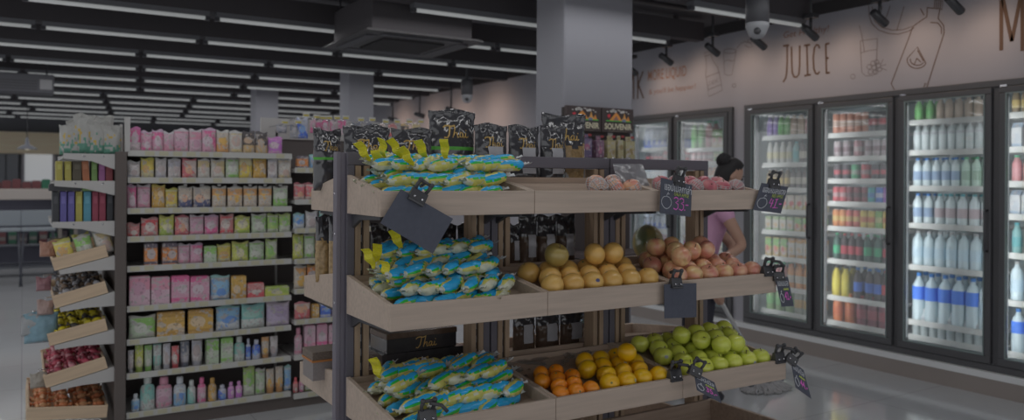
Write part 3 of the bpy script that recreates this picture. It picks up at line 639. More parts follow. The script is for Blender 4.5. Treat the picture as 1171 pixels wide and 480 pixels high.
ctA = [[[('purple', .22), ('greenb', .22), ('beige', .28), ('pink', .28)],
        [('white', .5), ('teal', .12), ('dark', .2), ('teal', .18)],
        [('amber', .45), ('dark', .55)],
        [('ct_apple', 1)],
        [('ct_green', .55), ('ct_multi', .45)],
        [('ct_multi', .45), ('ct_orange', .55)],
        [('juice_p', .4), ('juice_o', .6)],
        [('tea', .55), ('teaw', .45)]],
       [[('pack_orange', .55), ('can_black', .45)],
        [('can_silver', .3), ('can_pink', .2), ('can_silver', .5)],
        [('can_black', .3), ('can_green', .12), ('can_red', .18), ('can_black', .4)],
        [('can_red', .22), ('can_dred', .33), ('can_teal', .12), ('can_blue', .11), ('can_purple', .22)],
        [('can_orange', .22), ('can_lred', .22), ('can_yellow', .22), ('can_lime', .12), ('can_yellow', .11), ('can_lred', .11)],
        [('cola_green', .14), ('cola_red', .34), ('cola_green', .3), ('cola_red', .22)],
        [('yellow', .30), ('cola_blue', .22), ('cola_blue', .24), ('cola_red', .13), ('cola_green', .11)],
        [('orange', .4), ('redbig', .6)]],
       [[('glass', 1)],
        [('water_b', .62), ('water_g', .38)],
        [('water_b', .25), ('water_t', .75)],
        [('water_big', 1)],
        [('water_big', .0), ('water_lab', .84), ('water_g', .16)],
        [('glass', 1)]],
       [[('amber', .5), ('glass', .5)], [('ct_white', .3), ('ct_bluew', .7)], [('juice_p', .25), ('greenb', .4), ('juice_o', .35)], [('ct_white', .5), ('ct_bluew', .5)], [('teal', .4), ('tea', .6)], [('water_big', 1)], [('water_lab', 1)]],
       []]
# the water doors: shift rows so that each row stands on the shelf under it
ctA[2] = [[('greenb', .3), ('beige', .7)]]+[[('glass', 1)], [('water_b', .62), ('water_g', .38)], [('water_b', .28), ('water_t', .72)], [('water_big', 1)], [('water_lab', .84), ('water_big', .16)], [('glass', 1)]]
shA[2] = [(137, 1), (172.5, 1), (214.5, 1), (258.5, 1), (308, 1), (373, 1), (.262, None)]
cooler('wide black framed drink cooler with glass doors, at the right', EA, shA, ctA, ['cooler door nearest the apples', 'can and cola door', 'water bottle door', 'door at the right photo edge', 'last near door'])
EB_u = [690, 721, 772.5, 839]; EB = [Yend-.02]+[yu(u) for u in EB_u[1:]]
edges_u[id(EB)] = EB_u
shB = [[(170, 1), (186, 1), (212, 1), (238, 1), (262, 1), (292, 1), (325, 1), (.262, None)], [(170, 1), (186, 1), (212, 1), (238, 1), (262, 1), (292, 1), (.262, None)], [(170, 1), (200, 1), (240, 1)]]
ctB = [[[('greenb', .3), ('juice_p', .2), ('ct_multi', .5)], [('can_pink', .5), ('can_lime', .5)], [('pink', .35), ('juice_o', .35), ('ct_pink', .3)], [('dark', .5), ('beige', .5)], [('white', .5), ('ct_white', .5)], [('ct_green', 1)], [('juice_o', 1)], [('tea', 1)]],
       [[('ct_bluew', 1)], [('can_black', .5), ('can_red', .5)], [('ct_white', .5), ('ct_bluew', .5)], [('teal', .5), ('ct_orange', .5)], [('ct_bluew', .6), ('white', .4)], [('ct_pink', 1)], [('teaw', 1)]], []]
cooler('far drink cooler with glass doors behind the woman in pink', EB, shB[::-1], ctB[::-1], ['hidden far door', 'cooler door beside the souvenir rack', 'cooler door behind the woman'])
# ------------------------------------------------------------------ produce display: frame, trays
GX0, GX1, GY = .955, 2.70, 2.67; GM = (GX1-GX0)/3
shelf = thing('produce_display', 'double sided produce display of grey metal with oak trays in the foreground', 'display shelf', (GX0, GY, 0))
def P_(mb, name, mats, bevel=0, parent=None):
    o = mb.build(name, mats, parent or shelf, None, bevel)
    return o
inv = Matrix.Translation((-GX0, -GY, 0))
def part(mb, name, mats, bevel=0, parent=None):
    if parent is None or parent is shelf: mb.xf(0, inv); return mb.build(name, mats, shelf, None, bevel)
    mb.xf(0, inv); return mb.build(name, mats, parent, None, bevel)
h = MB(); h.box(GX0-.030, GX0-.014, GY-.016, GY+.020, 0, 1.545); h.box(GX0-.014, GX0+.004, GY-.012, GY+.016, 0, 1.543); 
part(h, 'end_post', greymetal, .002)
h = MB()
for z in (.30, .55, .88, 1.02, 1.26, 1.40): h.tube([(GX0-.0315, GY+.002, z), (GX0-.0285, GY+.002, z)], .004, 8)
part(h, 'bolt', chrome)
for k in range(3):
    xa, xb = GX0+k*GM+.003, GX0+(k+1)*GM-.003
    h = MB(); t = .028
    h.box(xa, xa+t, GY-.03, GY+.03, .0, 1.5); h.box(xb-t, xb, GY-.03, GY+.03, .0, 1.5); h.box(xa, xb, GY-.03, GY+.03, 1.5, 1.545); h.box(xa+t, xb-t, GY-.03, GY+.03, .02, .1)
    fo = part(h, 'frame', darkpost, .002)
    for sx in (0, 1):
        x = xa+t+.002 if sx == 0 else xb-t-.002-.052
        h = MB(); h.box(x, x+.02, GY-.032, GY+.032, .1, 1.498); h.box(x+.032, x+.052, GY-.032, GY+.032, .1, 1.498)
        part(h, 'upright', oak_y)
        h = MB(); h.box(x+.0205, x+.0315, GY-.02, GY+.02, .1, 1.498); part(h, 'slotted_channel', blackplastic)
        h = MB()
        for i in range(27): h.box(x+.0235, x+.0285, GY-.021, GY-.0195, .13+i*.05, .155+i*.05)
        part(h, 'slot', mat('slot_light', (92, 92, 94), .4, .3))
TIERS = {'top': (1.332, 2.335), 'middle': (.985, 2.25), 'lower': (.632, 2.197)}
FH, BH, TT = .082, .134, .016
def base_z(zb, yf, y): return zb+.034+(y-yf)/(GY-yf)*.080
def tray(xa, xb, yf, yc, zb, sgn, lab=None, extra=0):
    """wedge sided tray: low fascia in front, high at the frame"""
    g = 1 if sgn > 0 else -1
    yb = yc-g*.036
    o = MB(); o.box(xa, xb, min(yf, yf+g*TT), max(yf, yf+g*TT), zb, zb+FH); fas = part(o, 'fascia', oak, .002)
    for x in (xa, xb-TT):
        s_ = MB(); ya = yf+g*(TT+.0005)
        s_.prism([(ya, zb), (yb, zb), (yb, zb+BH), (ya, zb+FH)], 0, x, x+TT); part(s_, 'side_panel', oak, .0015)
    b = MB(); ya, z0, z1 = yf+g*TT, zb+.022, zb+.098
    b.hexa([(xa+TT, ya, z0), (xb-TT, ya, z0), (xb-TT, yb-g*.012, z1), (xa+TT, yb-g*.012, z1), (xa+TT, ya, z0+.012), (xb-TT, ya, z0+.012), (xb-TT, yb-g*.012, z1+.012), (xa+TT, yb-g*.012, z1+.012)])
    part(b, 'tray_base', oak_in)
    k = MB(); k.box(xa+TT, xb-TT, min(yb, yb-g*.011), max(yb, yb-g*.011), zb+.04, zb+BH-.004); part(k, 'tray_back', oak_in)
    for x in (xa+.02, xb-.032):
        br = MB(); br.prism([(yc-g*.03, zb-.05), (yc-g*.03, zb-.002), (yf+g*.05, zb-.002), (yf+g*.05, zb-.012), (yc-g*.10, zb-.02)], 0, x, x+.012); part(br, 'bracket', black)
for tn, (zb, yf) in TIERS.items():
    for k in range(3):
        tray(GX0+k*GM+.001, GX0+(k+1)*GM-.001, yf, GY, zb, 1)
        tray(GX0+k*GM+.001, GX0+(k+1)*GM-.001, 2*GY-yf+.03, GY, zb, -1)
# the deep bottom bin, front and back
def bin_(ya, yb, za, zt, x0, x1):
    y0, y1 = min(ya, yb), max(ya, yb)
    for a, b in ((y0, y0+.018), (y1-.018, y1)): h = MB(); h.box(x0, x1, a, b, za, zt); part(h, 'bin_front', oak_in, .002)
    for x in (x0, x1-.018): h = MB(); h.box(x, x+.018, y0+.0185, y1-.0185, za, zt); part(h, 'bin_side', oak_in, .002)
    h = MB(); h.box(x0+.018, x1-.018, y0+.0185, y1-.0185, za, za+.015); part(h, 'bin_base', oak_in)
bin_(2.02, GY-.03, .2, .445, GX0, GX1+.02); bin_(3.32, GY+.04, .2, .36, GX0, GX1)
def mx(k, a): return GX0+k*GM+TT+a*(GM-2*TT)
# ------------------------------------------------------------------ fruit
def apple_mesh(r, waist=1.0, dimple=.35):
    pr = []
    n = 14
    for i in range(n+1):
        t = i/n; a = PI*t; rr = r*(math.sin(a)**.86)*(1.0+.06*math.sin(a*1.0)*math.cos(a)*-1); z = -math.cos(a)*r*.92*waist
        if t > .86: z -= (t-.86)/.14*r*dimple*.55*((t-.86)/.14)
        if t < .12: z += ((.12-t)/.12)**2*r*.2
        pr.append((max(rr, .0006), z))
    return pr
def blend_fruit(name, c1, c2, lo=.4, hi=.6, scale=10, rough=.28, speck=None):
    mt, nt, b = new_mat(name); v = coords(nt, 'Object', (scale*1.2, scale*1.2, scale*.5)); f = ramp(nt, noise_n(nt, v, 1.6, 4), lo, hi)
    col = mix_col(nt, f, A(c1), A(c2))
    if speck:
        vo = nt.nodes.new('ShaderNodeTexVoronoi'); vo.inputs['Scale'].default_value = 190; nt.links.new(coords(nt, 'Object'), vo.inputs['Vector'])
        col = mix_col(nt, math_n(nt, 'MULTIPLY', math_n(nt, 'LESS_THAN', vo.outputs['Distance'], .22), .55), col, A(speck))
    nt.links.new(col, b.inputs['Base Color']); b.inputs['Roughness'].default_value = rough; b.inputs['Specular IOR Level'].default_value = .5; b.inputs['Coat Weight'].default_value = .5; b.inputs['Coat Roughness'].default_value = .12; return mt
def peel(name, c1, c2):
    mt = blend_fruit(name, c1, c2, .3, .7, 7, .38); nt = mt.node_tree; b = nt.nodes['Principled BSDF']
    bp = nt.nodes.new('ShaderNodeBump'); bp.inputs['Strength'].default_value = .25; bp.inputs['Distance'].default_value = .0015
    nt.links.new(noise_n(nt, coords(nt, 'Object'), 420, 1), bp.inputs['Height']); nt.links.new(bp.outputs[0], b.inputs['Normal']); return mt
stemm = mat('fruit_stem', (66, 58, 46), .7, .2); stick = mat('fruit_sticker', (112, 116, 118), .4, .3)
def fruit(name, r, m, kind, sticker=None, net=None):
    b = MB()
    if kind == 'citrus':
        b.lathe([(max(.0006, r*math.sin(PI*i/14)), -math.cos(PI*i/14)*r*.93-(.06*r if i > 13 else 0)) for i in range(15)], 20)
    else: b.lathe(apple_mesh(r), 20)
    o = b.build(name, m)
    s_ = MB()
    if kind == 'citrus': s_.lathe([(.0035, r*.80), (.0045, r*.885), (.003, r*.90)], 8); s_.build('stem_button', mat('stem_green', (78, 84, 52), .7, .2), o)
    else: s_.tube([(0, 0, r*.60), (.002, .001, r*.85), (.007, .003, r*1.03)], [.0016, .0015, .0022], 6); s_.build('stem', stemm, o)
    if sticker:
        q = MB(); st = q.mark(); n = 8
        vs = []; 
        for j in (0, 1):
            for i in range(n):
                a = 2*PI*i/n; dx, dz = math.cos(a)*.009*(j), math.sin(a)*.007*(j)
                p = Vector((dx, -math.sqrt(max(0, (r*1.008)**2-dx*dx-dz*dz)), dz)); vs.append(p)
        q.add(vs, [(i, (i+1) % n, n+(i+1) % n, n+i) for i in range(n)], 0, True)
        so = q.build('sticker', sticker, o)
    if net:
        q = MB(); q.lathe([(r*1.03*math.sin(a), -math.cos(a)*r*.98) for a in [.30+.25*k for k in range(8)]], 10); md_o = q.build('foam_net', net, o)
        wf = md_o.modifiers.new('net', 'WIREFRAME'); wf.thickness = .0045; wf.use_replace = True
    return Stock(o)
m_green = blend_fruit('green_apple_skin', (130, 138, 46), (148, 152, 66), .3, .7, 9, .25, (118, 124, 84))
m_gala = blend_fruit('gala_apple_skin', (144, 98, 78), (152, 130, 92), .40, .62, 12, .25)
m_rosy = blend_fruit('rosy_apple_skin', (138, 86, 76), (150, 120, 94), .38, .66, 12, .25)
m_red = blend_fruit('red_apple_skin', (118, 56, 66), (138, 88, 88), .4, .66, 12, .28)
m_orange = peel('orange_peel', (158, 112, 4), (164, 124, 12)); m_mand = peel('mandarin_peel', (160, 84, 12), (162, 98, 16)); m_wrap = peel('wrapped_orange_peel', (140, 108, 56), (148, 120, 66))
m_melon = blend_fruit('russet_melon_skin', (104, 90, 48), (116, 102, 58), .3, .7, 8, .4)
netw = mat('foam_net_white', (126, 122, 122), .6, .2)
FR = {'green': fruit('green_apple', .039, m_green, 'apple'), 'green_st': fruit('green_apple', .040, m_green, 'apple', stick),
      'gala': fruit('rosy_yellow_apple', .041, m_gala, 'apple'), 'rosy': fruit('rosy_apple', .040, m_rosy, 'apple'), 'red': fruit('red_apple', .036, m_red, 'apple', None, netw), 'pale': fruit('pale_red_apple', .037, m_rosy, 'apple', None, netw),
      'orange': fruit('orange', .0375, m_orange, 'citrus'), 'orange_st': fruit('orange', .0375, m_orange, 'citrus', mat('sticker_pale', (120, 118, 96), .4, .3)), 'mandarin': fruit('mandarin', .0315, m_mand, 'citrus'),
      'wrapped': fruit('large_orange', .043, m_wrap, 'citrus'), 'wrapped_st': fruit('large_orange', .043, m_wrap, 'citrus', mat('sticker_dark', (48, 52, 84), .4, .3)), 'melon': fruit('russet_fruit', .046, m_melon, 'apple')}
FR_R = {k: (max(v.co.x for v in FR[k].o.data.vertices)) for k in FR}
for k, v in FR.items(): v.o['category'] = {'orange': 'orange', 'orange_st': 'orange', 'mandarin': 'mandarin', 'wrapped': 'orange', 'wrapped_st': 'orange', 'melon': 'fruit'}.get(k, 'apple')
FCOUNT = {}
def ordn(n): return ORD[n].replace('leftmost', 'first') if n < 15 else '%dth' % (n+1)
def put_fruit(k, p, row, where, upright=.6):
    key = (row, where); i = FCOUNT.get(key, 0); FCOUNT[key] = i+1
    nm = FR[k].o.name.split('.')[0].replace('_', ' ')
    rot = (random.gauss(0, upright), random.gauss(0, upright), random.uniform(0, 6.28))
    if k in ('orange_st', 'green_st', 'wrapped_st'): rot = (random.uniform(-.35, .1), random.uniform(-.4, .4), random.uniform(-.5, .7))
    FR[k].put(p, rot, '%s, %s from left in the %s of %s' % (nm, ordn(i), row, where), nm+'s in '+where)
def heap(tier, k, a0, a1, r, rows, kinds, where, top=None, yoff=0, top2=None):
    """fruit in rows on the sloping tray base, a second layer in the hollows"""
    zb, yf = TIERS[tier]; xa, xb = mx(k, a0), mx(k, a1); d = 2*r*1.012
    slope = math.atan(.080/(GY-yf)); y = yf+TT+r+.004+yoff; rown_ = ['front row', 'second row', 'third row', 'fourth row', 'back row']
    n = int((xb-xa)/d+.02); pad = ((xb-xa)-n*d)/2
    grid = {}
    for j in range(rows):
        off = (d/2 if j % 2 else 0); m_ = n-(1 if j % 2 else 0)
        for i in range(m_):
            x = xa+pad+r*1.012+off+i*d; z = base_z(zb, yf, y)+r*1.012+.001
            kk = kinds(i, j, n) if callable(kinds) else kinds
            if kk: put_fruit(kk, (x, y, z), rown_[j], where)
            grid[(i, j)] = (x, y, z, bool(kk))
        y += d*.8665
    if top:
        for j in range(rows-1):
            for i in range(n-1):
                # hollow between (i,j),(i+1,j) and the one behind
                a, b = grid.get((i, j)), grid.get((i+1, j)); c = grid.get((i, j+1)) if j % 2 == 0 else grid.get((i+1, j+1))
                if not (a and b and c and a[3] and b[3] and c[3]): continue
                kk = top(i, j, n)
                if kk:
                    cx = (a[0]+b[0]+c[0])/3; cy_ = (a[1]+b[1]+c[1])/3; cz = (a[2]+b[2]+c[2])/3
                    rr = FR_R[kk]; s_ = r+rr+.002; base = d/math.sqrt(3); hgt = math.sqrt(max(.0004, s_*s_-base*base))
                    put_fruit(kk, (cx, cy_, cz+hgt), 'upper layer', where)
rg = random.Random(5)
# lower tier: mandarins and oranges, green apples
heap('lower', 1, .01, .375, .0325, 4, lambda i, j, n: 'mandarin', 'the mandarins')
heap('lower', 1, .38, .995, .0385, 4, lambda i, j, n: 'orange_st' if (i+j) % 3 == 1 else 'orange', 'the lower oranges', lambda i, j, n: 'orange' if (i, j) in ((1, 1), (2, 1)) else None)
heap('lower', 2, .02, .98, .0405, 5, lambda i, j, n: 'green_st' if (i*3+j) % 5 == 2 else 'green', 'the green apples', lambda i, j, n: ('green_st' if (i+j) % 4 == 1 else 'green') if (1 <= i <= 4 and 0 <= j <= 2 and (i, j) not in ((1, 0), (4, 0))) else None)
# middle tier: big oranges, then apples
heap('middle', 1, .0, .98, .044, 3, lambda i, j, n: 'wrapped_st' if (i, j) == (2, 0) else 'wrapped', 'the large oranges', lambda i, j, n: {(0, 1): 'melon', (2, 1): 'wrapped', (3, 1): 'wrapped'}.get((i, j)))
heap('middle', 2, .02, .98, .042, 4, lambda i, j, n: ('gala' if (i+j) % 2 and i < 4 else 'rosy'), 'the middle apples', lambda i, j, n: ('gala' if i < 2 else 'rosy') if (i, j) in ((0, 0), (0, 1), (1, 1), (0, 2), (2, 1), (3, 2), (1, 2)) else None)
# top tier: apples in foam nets
heap('top', 1, .45, .99, .040, 2, lambda i, j, n: 'pale', 'the netted pale apples')
heap('top', 2, .03, .97, .040, 2, lambda i, j, n: 'red' if i != 2 or j else 'red', 'the netted red apples')
# ------------------------------------------------------------------ bags of bananas
ban_m = [mat('banana_skin', (136, 132, 70), .22, .5, .2, 60), mat('bag_blue', (30, 114, 156), .14, .6), mat('bag_green', (34, 126, 46), .14, .6), mat('bag_clear', (134, 136, 120), .1, .6, .2, 70), mat('bag_yellow', (140, 134, 30), .25, .4, .25, 240), mat('bag_white', (138, 140, 142), .2, .4, .15, 120)]
def banana_bag(seed, clear=0, tail=False, Lb=.158, R=.0235):
    """a banana in a printed film sleeve: body, crinkled film ends, yellow tape"""
    rd = random.Random(seed); b = MB(); nu, nv = 24, 16; bend = rd.uniform(.006, .014); tw = rd.uniform(-1.3, 1.3); c0 = rd.uniform(-.4, .6)
    vs = []; fs = []; ms = []
    for i in range(nu+1):
        s_ = i/nu; x = (s_-.5)*Lb; e = min(s_, 1-s_)*2
        rad = R*(min(1, (e*2.6))**.6)*(.88+.12*math.sin(PI*s_)); yo = -bend*math.cos((s_-.5)*PI)*.9+bend*.5
        for j in range(nv):
            a = 2*PI*j/nv
            w_ = noise.noise(Vector((x*60+seed*3, math.cos(a)*1.8, math.sin(a)*1.8)))*.16+noise.noise(Vector((x*170, math.cos(a)*4+seed, math.sin(a)*4)))*.10
            r = max(rad*(1+w_), .002); vs.append((x, yo+r*math.cos(a)*1.05, r*math.sin(a)*.92))
    for i in range(nu):
        s_ = (i+.5)/nu; e = min(s_, 1-s_)*2
        for j in range(nv):
            fs.append((i*nv+j, i*nv+(j+1) % nv, (i+1)*nv+(j+1) % nv, (i+1)*nv+j)); a = 2*PI*(j+.5)/nv
            t = (a-PI/2-c0-tw*(s_-.5)*2-.25*math.sin(s_*9+seed)+PI) % (2*PI)-PI; k = 0
            if clear: w1, w2, w3 = (.40, .75, 1.25) if clear == 1 else (.5, .66, 1.0)
            else: w1, w2, w3 = .88, 1.12, 1.75
            at = abs(t-.25)
            k = 1 if at < w1 else 2 if at < w2 and t > 0 else 0 if at < w3 else 3
            if clear and k == 3 and noise.noise(Vector((s_*6+seed, a, 2))) > .05: k = 0
            if e < .16: k = 3 if e > .06 else 5
            ms.append(k)
    fs += [tuple(range(nv))[::-1], tuple(range(nu*nv, (nu+1)*nv))]; ms += [3, 3]
    b.add(vs, fs, ms, True); o = b.build('banana_bag', ban_m); o['category'] = 'bag of bananas'
    for sx in (-1, 1):
        t = MB(); rows = 5; cols = 7; V = []
        for i in range(rows):
            for j in range(cols):
                f = i/(rows-1); wd_ = .005+.016*f; y = (j/(cols-1)-.5)*2*wd_
                V.append((sx*(Lb/2-.004+.022*f), y-bend*.3, .004*math.sin(j*2.3+seed)*(f+.2)+.006*f))
        V += [(p[0], p[1], p[2]-.0012) for p in V]; n0 = rows*cols; Fc = []
        for i in range(rows-1):
            for j in range(cols-1):
                q = i*cols+j; Fc += [(q, q+1, q+cols+1, q+cols), (n0+q, n0+q+cols, n0+q+cols+1, n0+q+1)]
        t.add(V, Fc, 0, True); t.build('film_end', ban_m[3 if sx < 0 else 5], o)
    if tail:
        t = MB(); V = []; n = 9
        for i in range(n):
            f = i/(n-1); z = .004+.072*f; x = -Lb/2-.006-.030*f+.006*math.sin(i*1.3+seed); w_ = .005+.0105*min(1, f*2.2)
            V += [(x, -w_, z+.002*math.sin(i*2)), (x, w_, z), (x+.003, w_, z+.001), (x+.003, -w_, z+.001)]
        Fc = [(0, 1, 2, 3), (4*n-4, 4*n-1, 4*n-2, 4*n-3)]
        for i in range(n-1):
            for k in range(4): Fc.append((4*i+k, 4*i+(k+1) % 4, 4*i+4+(k+1) % 4, 4*i+4+k))
        t.add(V, Fc, 0, False); t.build('yellow_tape', ban_m[4], o)
    return Stock(o)
BB = [banana_bag(k+1, 0) for k in range(4)]+[banana_bag(k+11, 1) for k in range(3)]+[banana_bag(k+21, 2) for k in range(2)]+[banana_bag(31, 1, True), banana_bag(32, 2, True), banana_bag(33, 1, True)]
def bag_pile(tier, layers, pool, ang, lrows, tails=(), skip=()):
    """wrapped bananas lying slantwise, row behind row, layer on layer"""
    zb, yf = TIERS[tier]; tot = 0; rnames = ['front', 'second', 'third', 'fourth', 'back']
    for l in range(layers):
        for j in lrows[l]:
            x = mx(0, 0)+.078+(.030 if l % 2 else 0); i = 0
            while x < mx(0, 1)-(.074 if tier != 'top' or l < 2 else -.04):
                y = yf+TT+.060+j*.088+(.024 if l % 2 else 0)+random.uniform(-.010, .010); y = min(y, GY-.105)
                z = base_z(zb, yf, y)+.022+l*.037+random.uniform(0, .006)
                tl = (l, j, i) in tails
                if (l, j, i) in skip: x += .069; i += 1; continue
                s_ = BB[random.choice([9, 10, 11])] if tl else BB[random.choice(pool)]
                an = ang+random.uniform(-.30, .26)
                s_.put((x, y, z), (random.uniform(-.35, .35), random.uniform(-.10, .06)-.08, an if not tl else ang+random.uniform(-.1, .5)), 'wrapped banana, %s from left in the %s row, %s layer of the %s tray' % (ordn(i), rnames[j], ['bottom', 'second', 'third', 'top'][l], tier), 'wrapped bananas in the '+tier+' tray')
                x += .069; i += 1
R4 = [0, 1, 2, 3]
bag_pile('middle', 4, [0, 1, 2, 3, 0, 1, 2, 3, 4], .62, [R4, R4, [1, 2, 3], [2, 3]], {(2, 2, 0), (2, 3, 0), (3, 3, 1), (3, 3, 2), (1, 1, 0)})
bag_pile('lower', 3, [4, 5, 6, 0, 1, 7], .45, [R4, R4, [1, 2]], {(1, 3, 0), (2, 2, 0)}, {(2, 1, 1), (2, 2, 3)})
bag_pile('top', 3, [4, 5, 6, 7, 8, 4, 5, 0], .42, [R4, R4, [1, 2, 3]], {(2, 3, 0), (1, 2, 0), (2, 2, 1), (2, 1, 2), (2, 3, 2), (2, 2, 3), (2, 3, 4)}, {(2, 1, 4), (2, 2, 5)})
# ------------------------------------------------------------------ snack bags and boxes on the far side of the display
gold = mat('gold_print', (138, 114, 66), .35, .4); bagblack = mat('bag_black', (44, 44, 47), .14, .8, .25, 40, 0, .6); baggold = mat('bag_snack', (108, 90, 62), .2, .5, .6, 85)
bagbrown = mat('bag_brown_snack', (66, 54, 46), .2, .5, .3, 55); baggreen = mat('bag_green_line', (62, 118, 48), .4, .3); labelw = mat('bag_label', (122, 122, 126), .5, .2, .1, 200)
bagwhite = mat('bag_silver_print', (116, 116, 120), .3, .4, .3, 80)
def pouch_verts(w, h, d, nu=16, nv=14, seed=0, crinkle=.004, seal=.88):
    """pillow pouch: fat below, flat sealed top; returns grid rows for front and back"""
    def P(i, j, sgn):
        a = i/nu; t = j/nv; x = (a-.5)*w*(1+.05*(t > .9)); z = t*h
        prof = math.sin(PI*min(1, max(0, a)))**.55
        vert = (min(1, t/.12)**.5)*(1 if t < .55 else max(0, (seal+.04-t)/(seal+.04-.55))**.8)
        y = sgn*(d/2*prof*max(vert, .0)+.0015)
        n_ = noise.noise(Vector((x*38+seed*5, z*38, sgn*2.0)))*crinkle+noise.noise(Vector((x*110+seed*9, z*85, sgn*4.0)))*crinkle*.8
        return Vector((x, y+sgn*n_*(.4+t), z+(.006*math.sin(a*7+seed) if t > .97 else 0)))
    return P
def pouch(name, w, h, d, fn, mats, seed=0, crinkle=.004, nu=16, nv=14, seal=.88):
    P = pouch_verts(w, h, d, nu, nv, seed, crinkle, seal); V = []; Fc = []; ms = []
    for sgn in (-1, 1):
        for j in range(nv+1):
            for i in range(nu+1):
                p = P(i, j, sgn)
                if i in (0, nu): p.y = sgn*.0016
                V.append(p)
    n0 = (nu+1)*(nv+1)
    for j in range(nv):
        for i in range(nu):
            q = j*(nu+1)+i; k = fn((i+.5)/nu, (j+.5)/nv)
            Fc += [(q, q+1, q+nu+2, q+nu+1), (n0+q, n0+q+nu+1, n0+q+nu+2, n0+q+1)]; ms += [k, k]
    for j in range(nv):
        q = j*(nu+1); Fc += [(q, q+nu+1, n0+q+nu+1, n0+q)]; q += nu; Fc += [(q, n0+q, n0+q+nu+1, q+nu+1)]; ms += [fn(0, (j+.5)/nv)]*2
    for i in range(nu):
        q = i; Fc += [(q, n0+q, n0+q+1, q+1)]; q = nv*(nu+1)+i; Fc += [(q, q+1, n0+q+1, n0+q)]; ms += [fn((i+.5)/nu, 0), fn((i+.5)/nu, 1)]
    b = MB(); b.add(V, Fc, ms, True); o = b.build(name, mats); return o, P
SCRIPT = [[(.0, .80), (.08, .93), (.2, .96), (.33, .90), (.46, .97)], [(.27, .93), (.24, .6), (.19, .25), (.1, .05), (.0, .08)], [(.47, 1.02), (.44, .7), (.39, .35), (.36, .08)], [(.38, .25), (.46, .46), (.53, .46), (.52, .25), (.53, .1), (.6, .14)], [(.76, .45), (.69, .48), (.62, .32), (.63, .14), (.70, .12), (.76, .32)], [(.77, .46), (.75, .2), (.79, .1), (.85, .18)], [(.90, .46), (.87, .2), (.91, .09), (1.0, .2)], [(.93, .62), (.95, .68)]]
def snack_bag(label, u0, u1, vtop, Y, zbase, rz=0, style='front', depth=.07, seed=1, script=True, tilt=0):
    p0 = onY((u0+u1)/2, 190, Y); x0, x1 = onY(u0, 190, Y).x, onY(u1, 190, Y).x; w = abs(x1-x0); dd = (p0-CAM).dot(FWD); h = onY((u0+u1)/2, vtop, Y).z-zbase
    green = style == 'front'
    def fn(a, t):
        if style == 'front': return 1 if .50 < t < .545 else 0
        if style == 'content': return 2 if t < .60+.05*math.sin(a*7) else 0
        if style == 'brown': return 3 if t < .62 else 0
        return 0
    o, P = pouch('snack_bag', w, h, depth, fn, [bagblack, baggreen, baggold, bagbrown, bagwhite], seed, .0075, 22, 24)
    o.location = (p0.x, Y, zbase); o.rotation_euler = (tilt, 0, rz); tag(o, label, 'snack bag')
    def on_front(a, t, lift=.0015):
        q = P(a*22, t*24, -1); return Vector((q.x, q.y-lift, q.z))
    if script:
        q = MB(); [ribbon(q, [on_front(.25+.55*x, .64+.17*y, .004) for x, y in L_], Vector((0, -1, 0)), w*.022*(1.5 if n_ in (0, 1) else 1), 0) for n_, L_ in enumerate(SCRIPT)]; q.build('script_lettering', gold, o)
    if style in ('back', 'brown', 'content') and style != 'content':
        q = MB(); n = 6; V = [on_front(.30+.46*i/n, .26+.40*j/n, .006) for j in range(n+1) for i in range(n+1)]
        q.add(V, [(j*(n+1)+i, j*(n+1)+i+1, (j+1)*(n+1)+i+1, (j+1)*(n+1)+i) for j in range(n) for i in range(n)], 0, True); q.build('paper_label', labelw, o)
    return o
TB = 1.332+.075
snack_bag('black snack bag with gold script and green band, leftmost behind the end post', 357, 391, 148, 2.93, TB, .25, 'front', .07, 1)
snack_bag('black snack bag with gold script, second from the end post', 393, 445, 146, 2.86, TB, .05, 'front', .07, 2)
snack_bag('black snack bag with gold script, third from the end post', 449, 493, 147, 2.86, TB, -.05, 'front', .07, 3)
snack_bag('tallest black snack bag with gold script and green band', 491, 542, 126, 2.93, TB, 0, 'front', .08, 4)
snack_bag('black snack bag with white paper label, right of the tallest bag', 543, 579, 142, 2.86, TB, 0, 'back', .07, 5)
snack_bag('black snack bag with white paper label, in the middle of the right bags', 581, 616, 144, 2.86, TB, .08, 'back', .07, 6)
snack_bag('black snack bag with white paper label, left of the golden bag', 618, 646, 145, 2.86, TB, 0, 'back', .07, 7)
snack_bag('black snack bag with gold script and golden content showing below', 622, 667, 131, 2.96, TB, -.1, 'content', .08, 8)
snack_bag('black snack bag at the back behind the second and third bag', 402, 436, 143, 3.02, TB, 0, 'front', .07, 9, False)
MBZ = .985+.075
snack_bag('golden snack bag at the left end of the middle back tray', 361, 381, 246, 2.95, MBZ, .2, 'content', .06, 10, False)
snack_bag('golden snack bag next to the end post on the middle back tray', 377, 402, 245, 2.85, MBZ, -.1, 'content', .06, 11, False)
for i, (a, b) in enumerate(((594, 614), (615, 636), (637, 657))):
    snack_bag('dark snack bag seen through the display frame, %s of three' % ['left one', 'middle one', 'right one'][i], a, b, 246, 2.86, MBZ, 0, 'brown', .06, 12+i, False)
for i, (a, b) in enumerate(((425, 450), (452, 476), (478, 500), (502, 522), (524, 545), (562, 580), (581, 594))):
    snack_bag('dark bag behind the middle bananas, %s from left' % ordn(i), a, b, 256, 2.86, MBZ, 0, 'brown', .05, 45+i, False)
LBZ = .632+.075
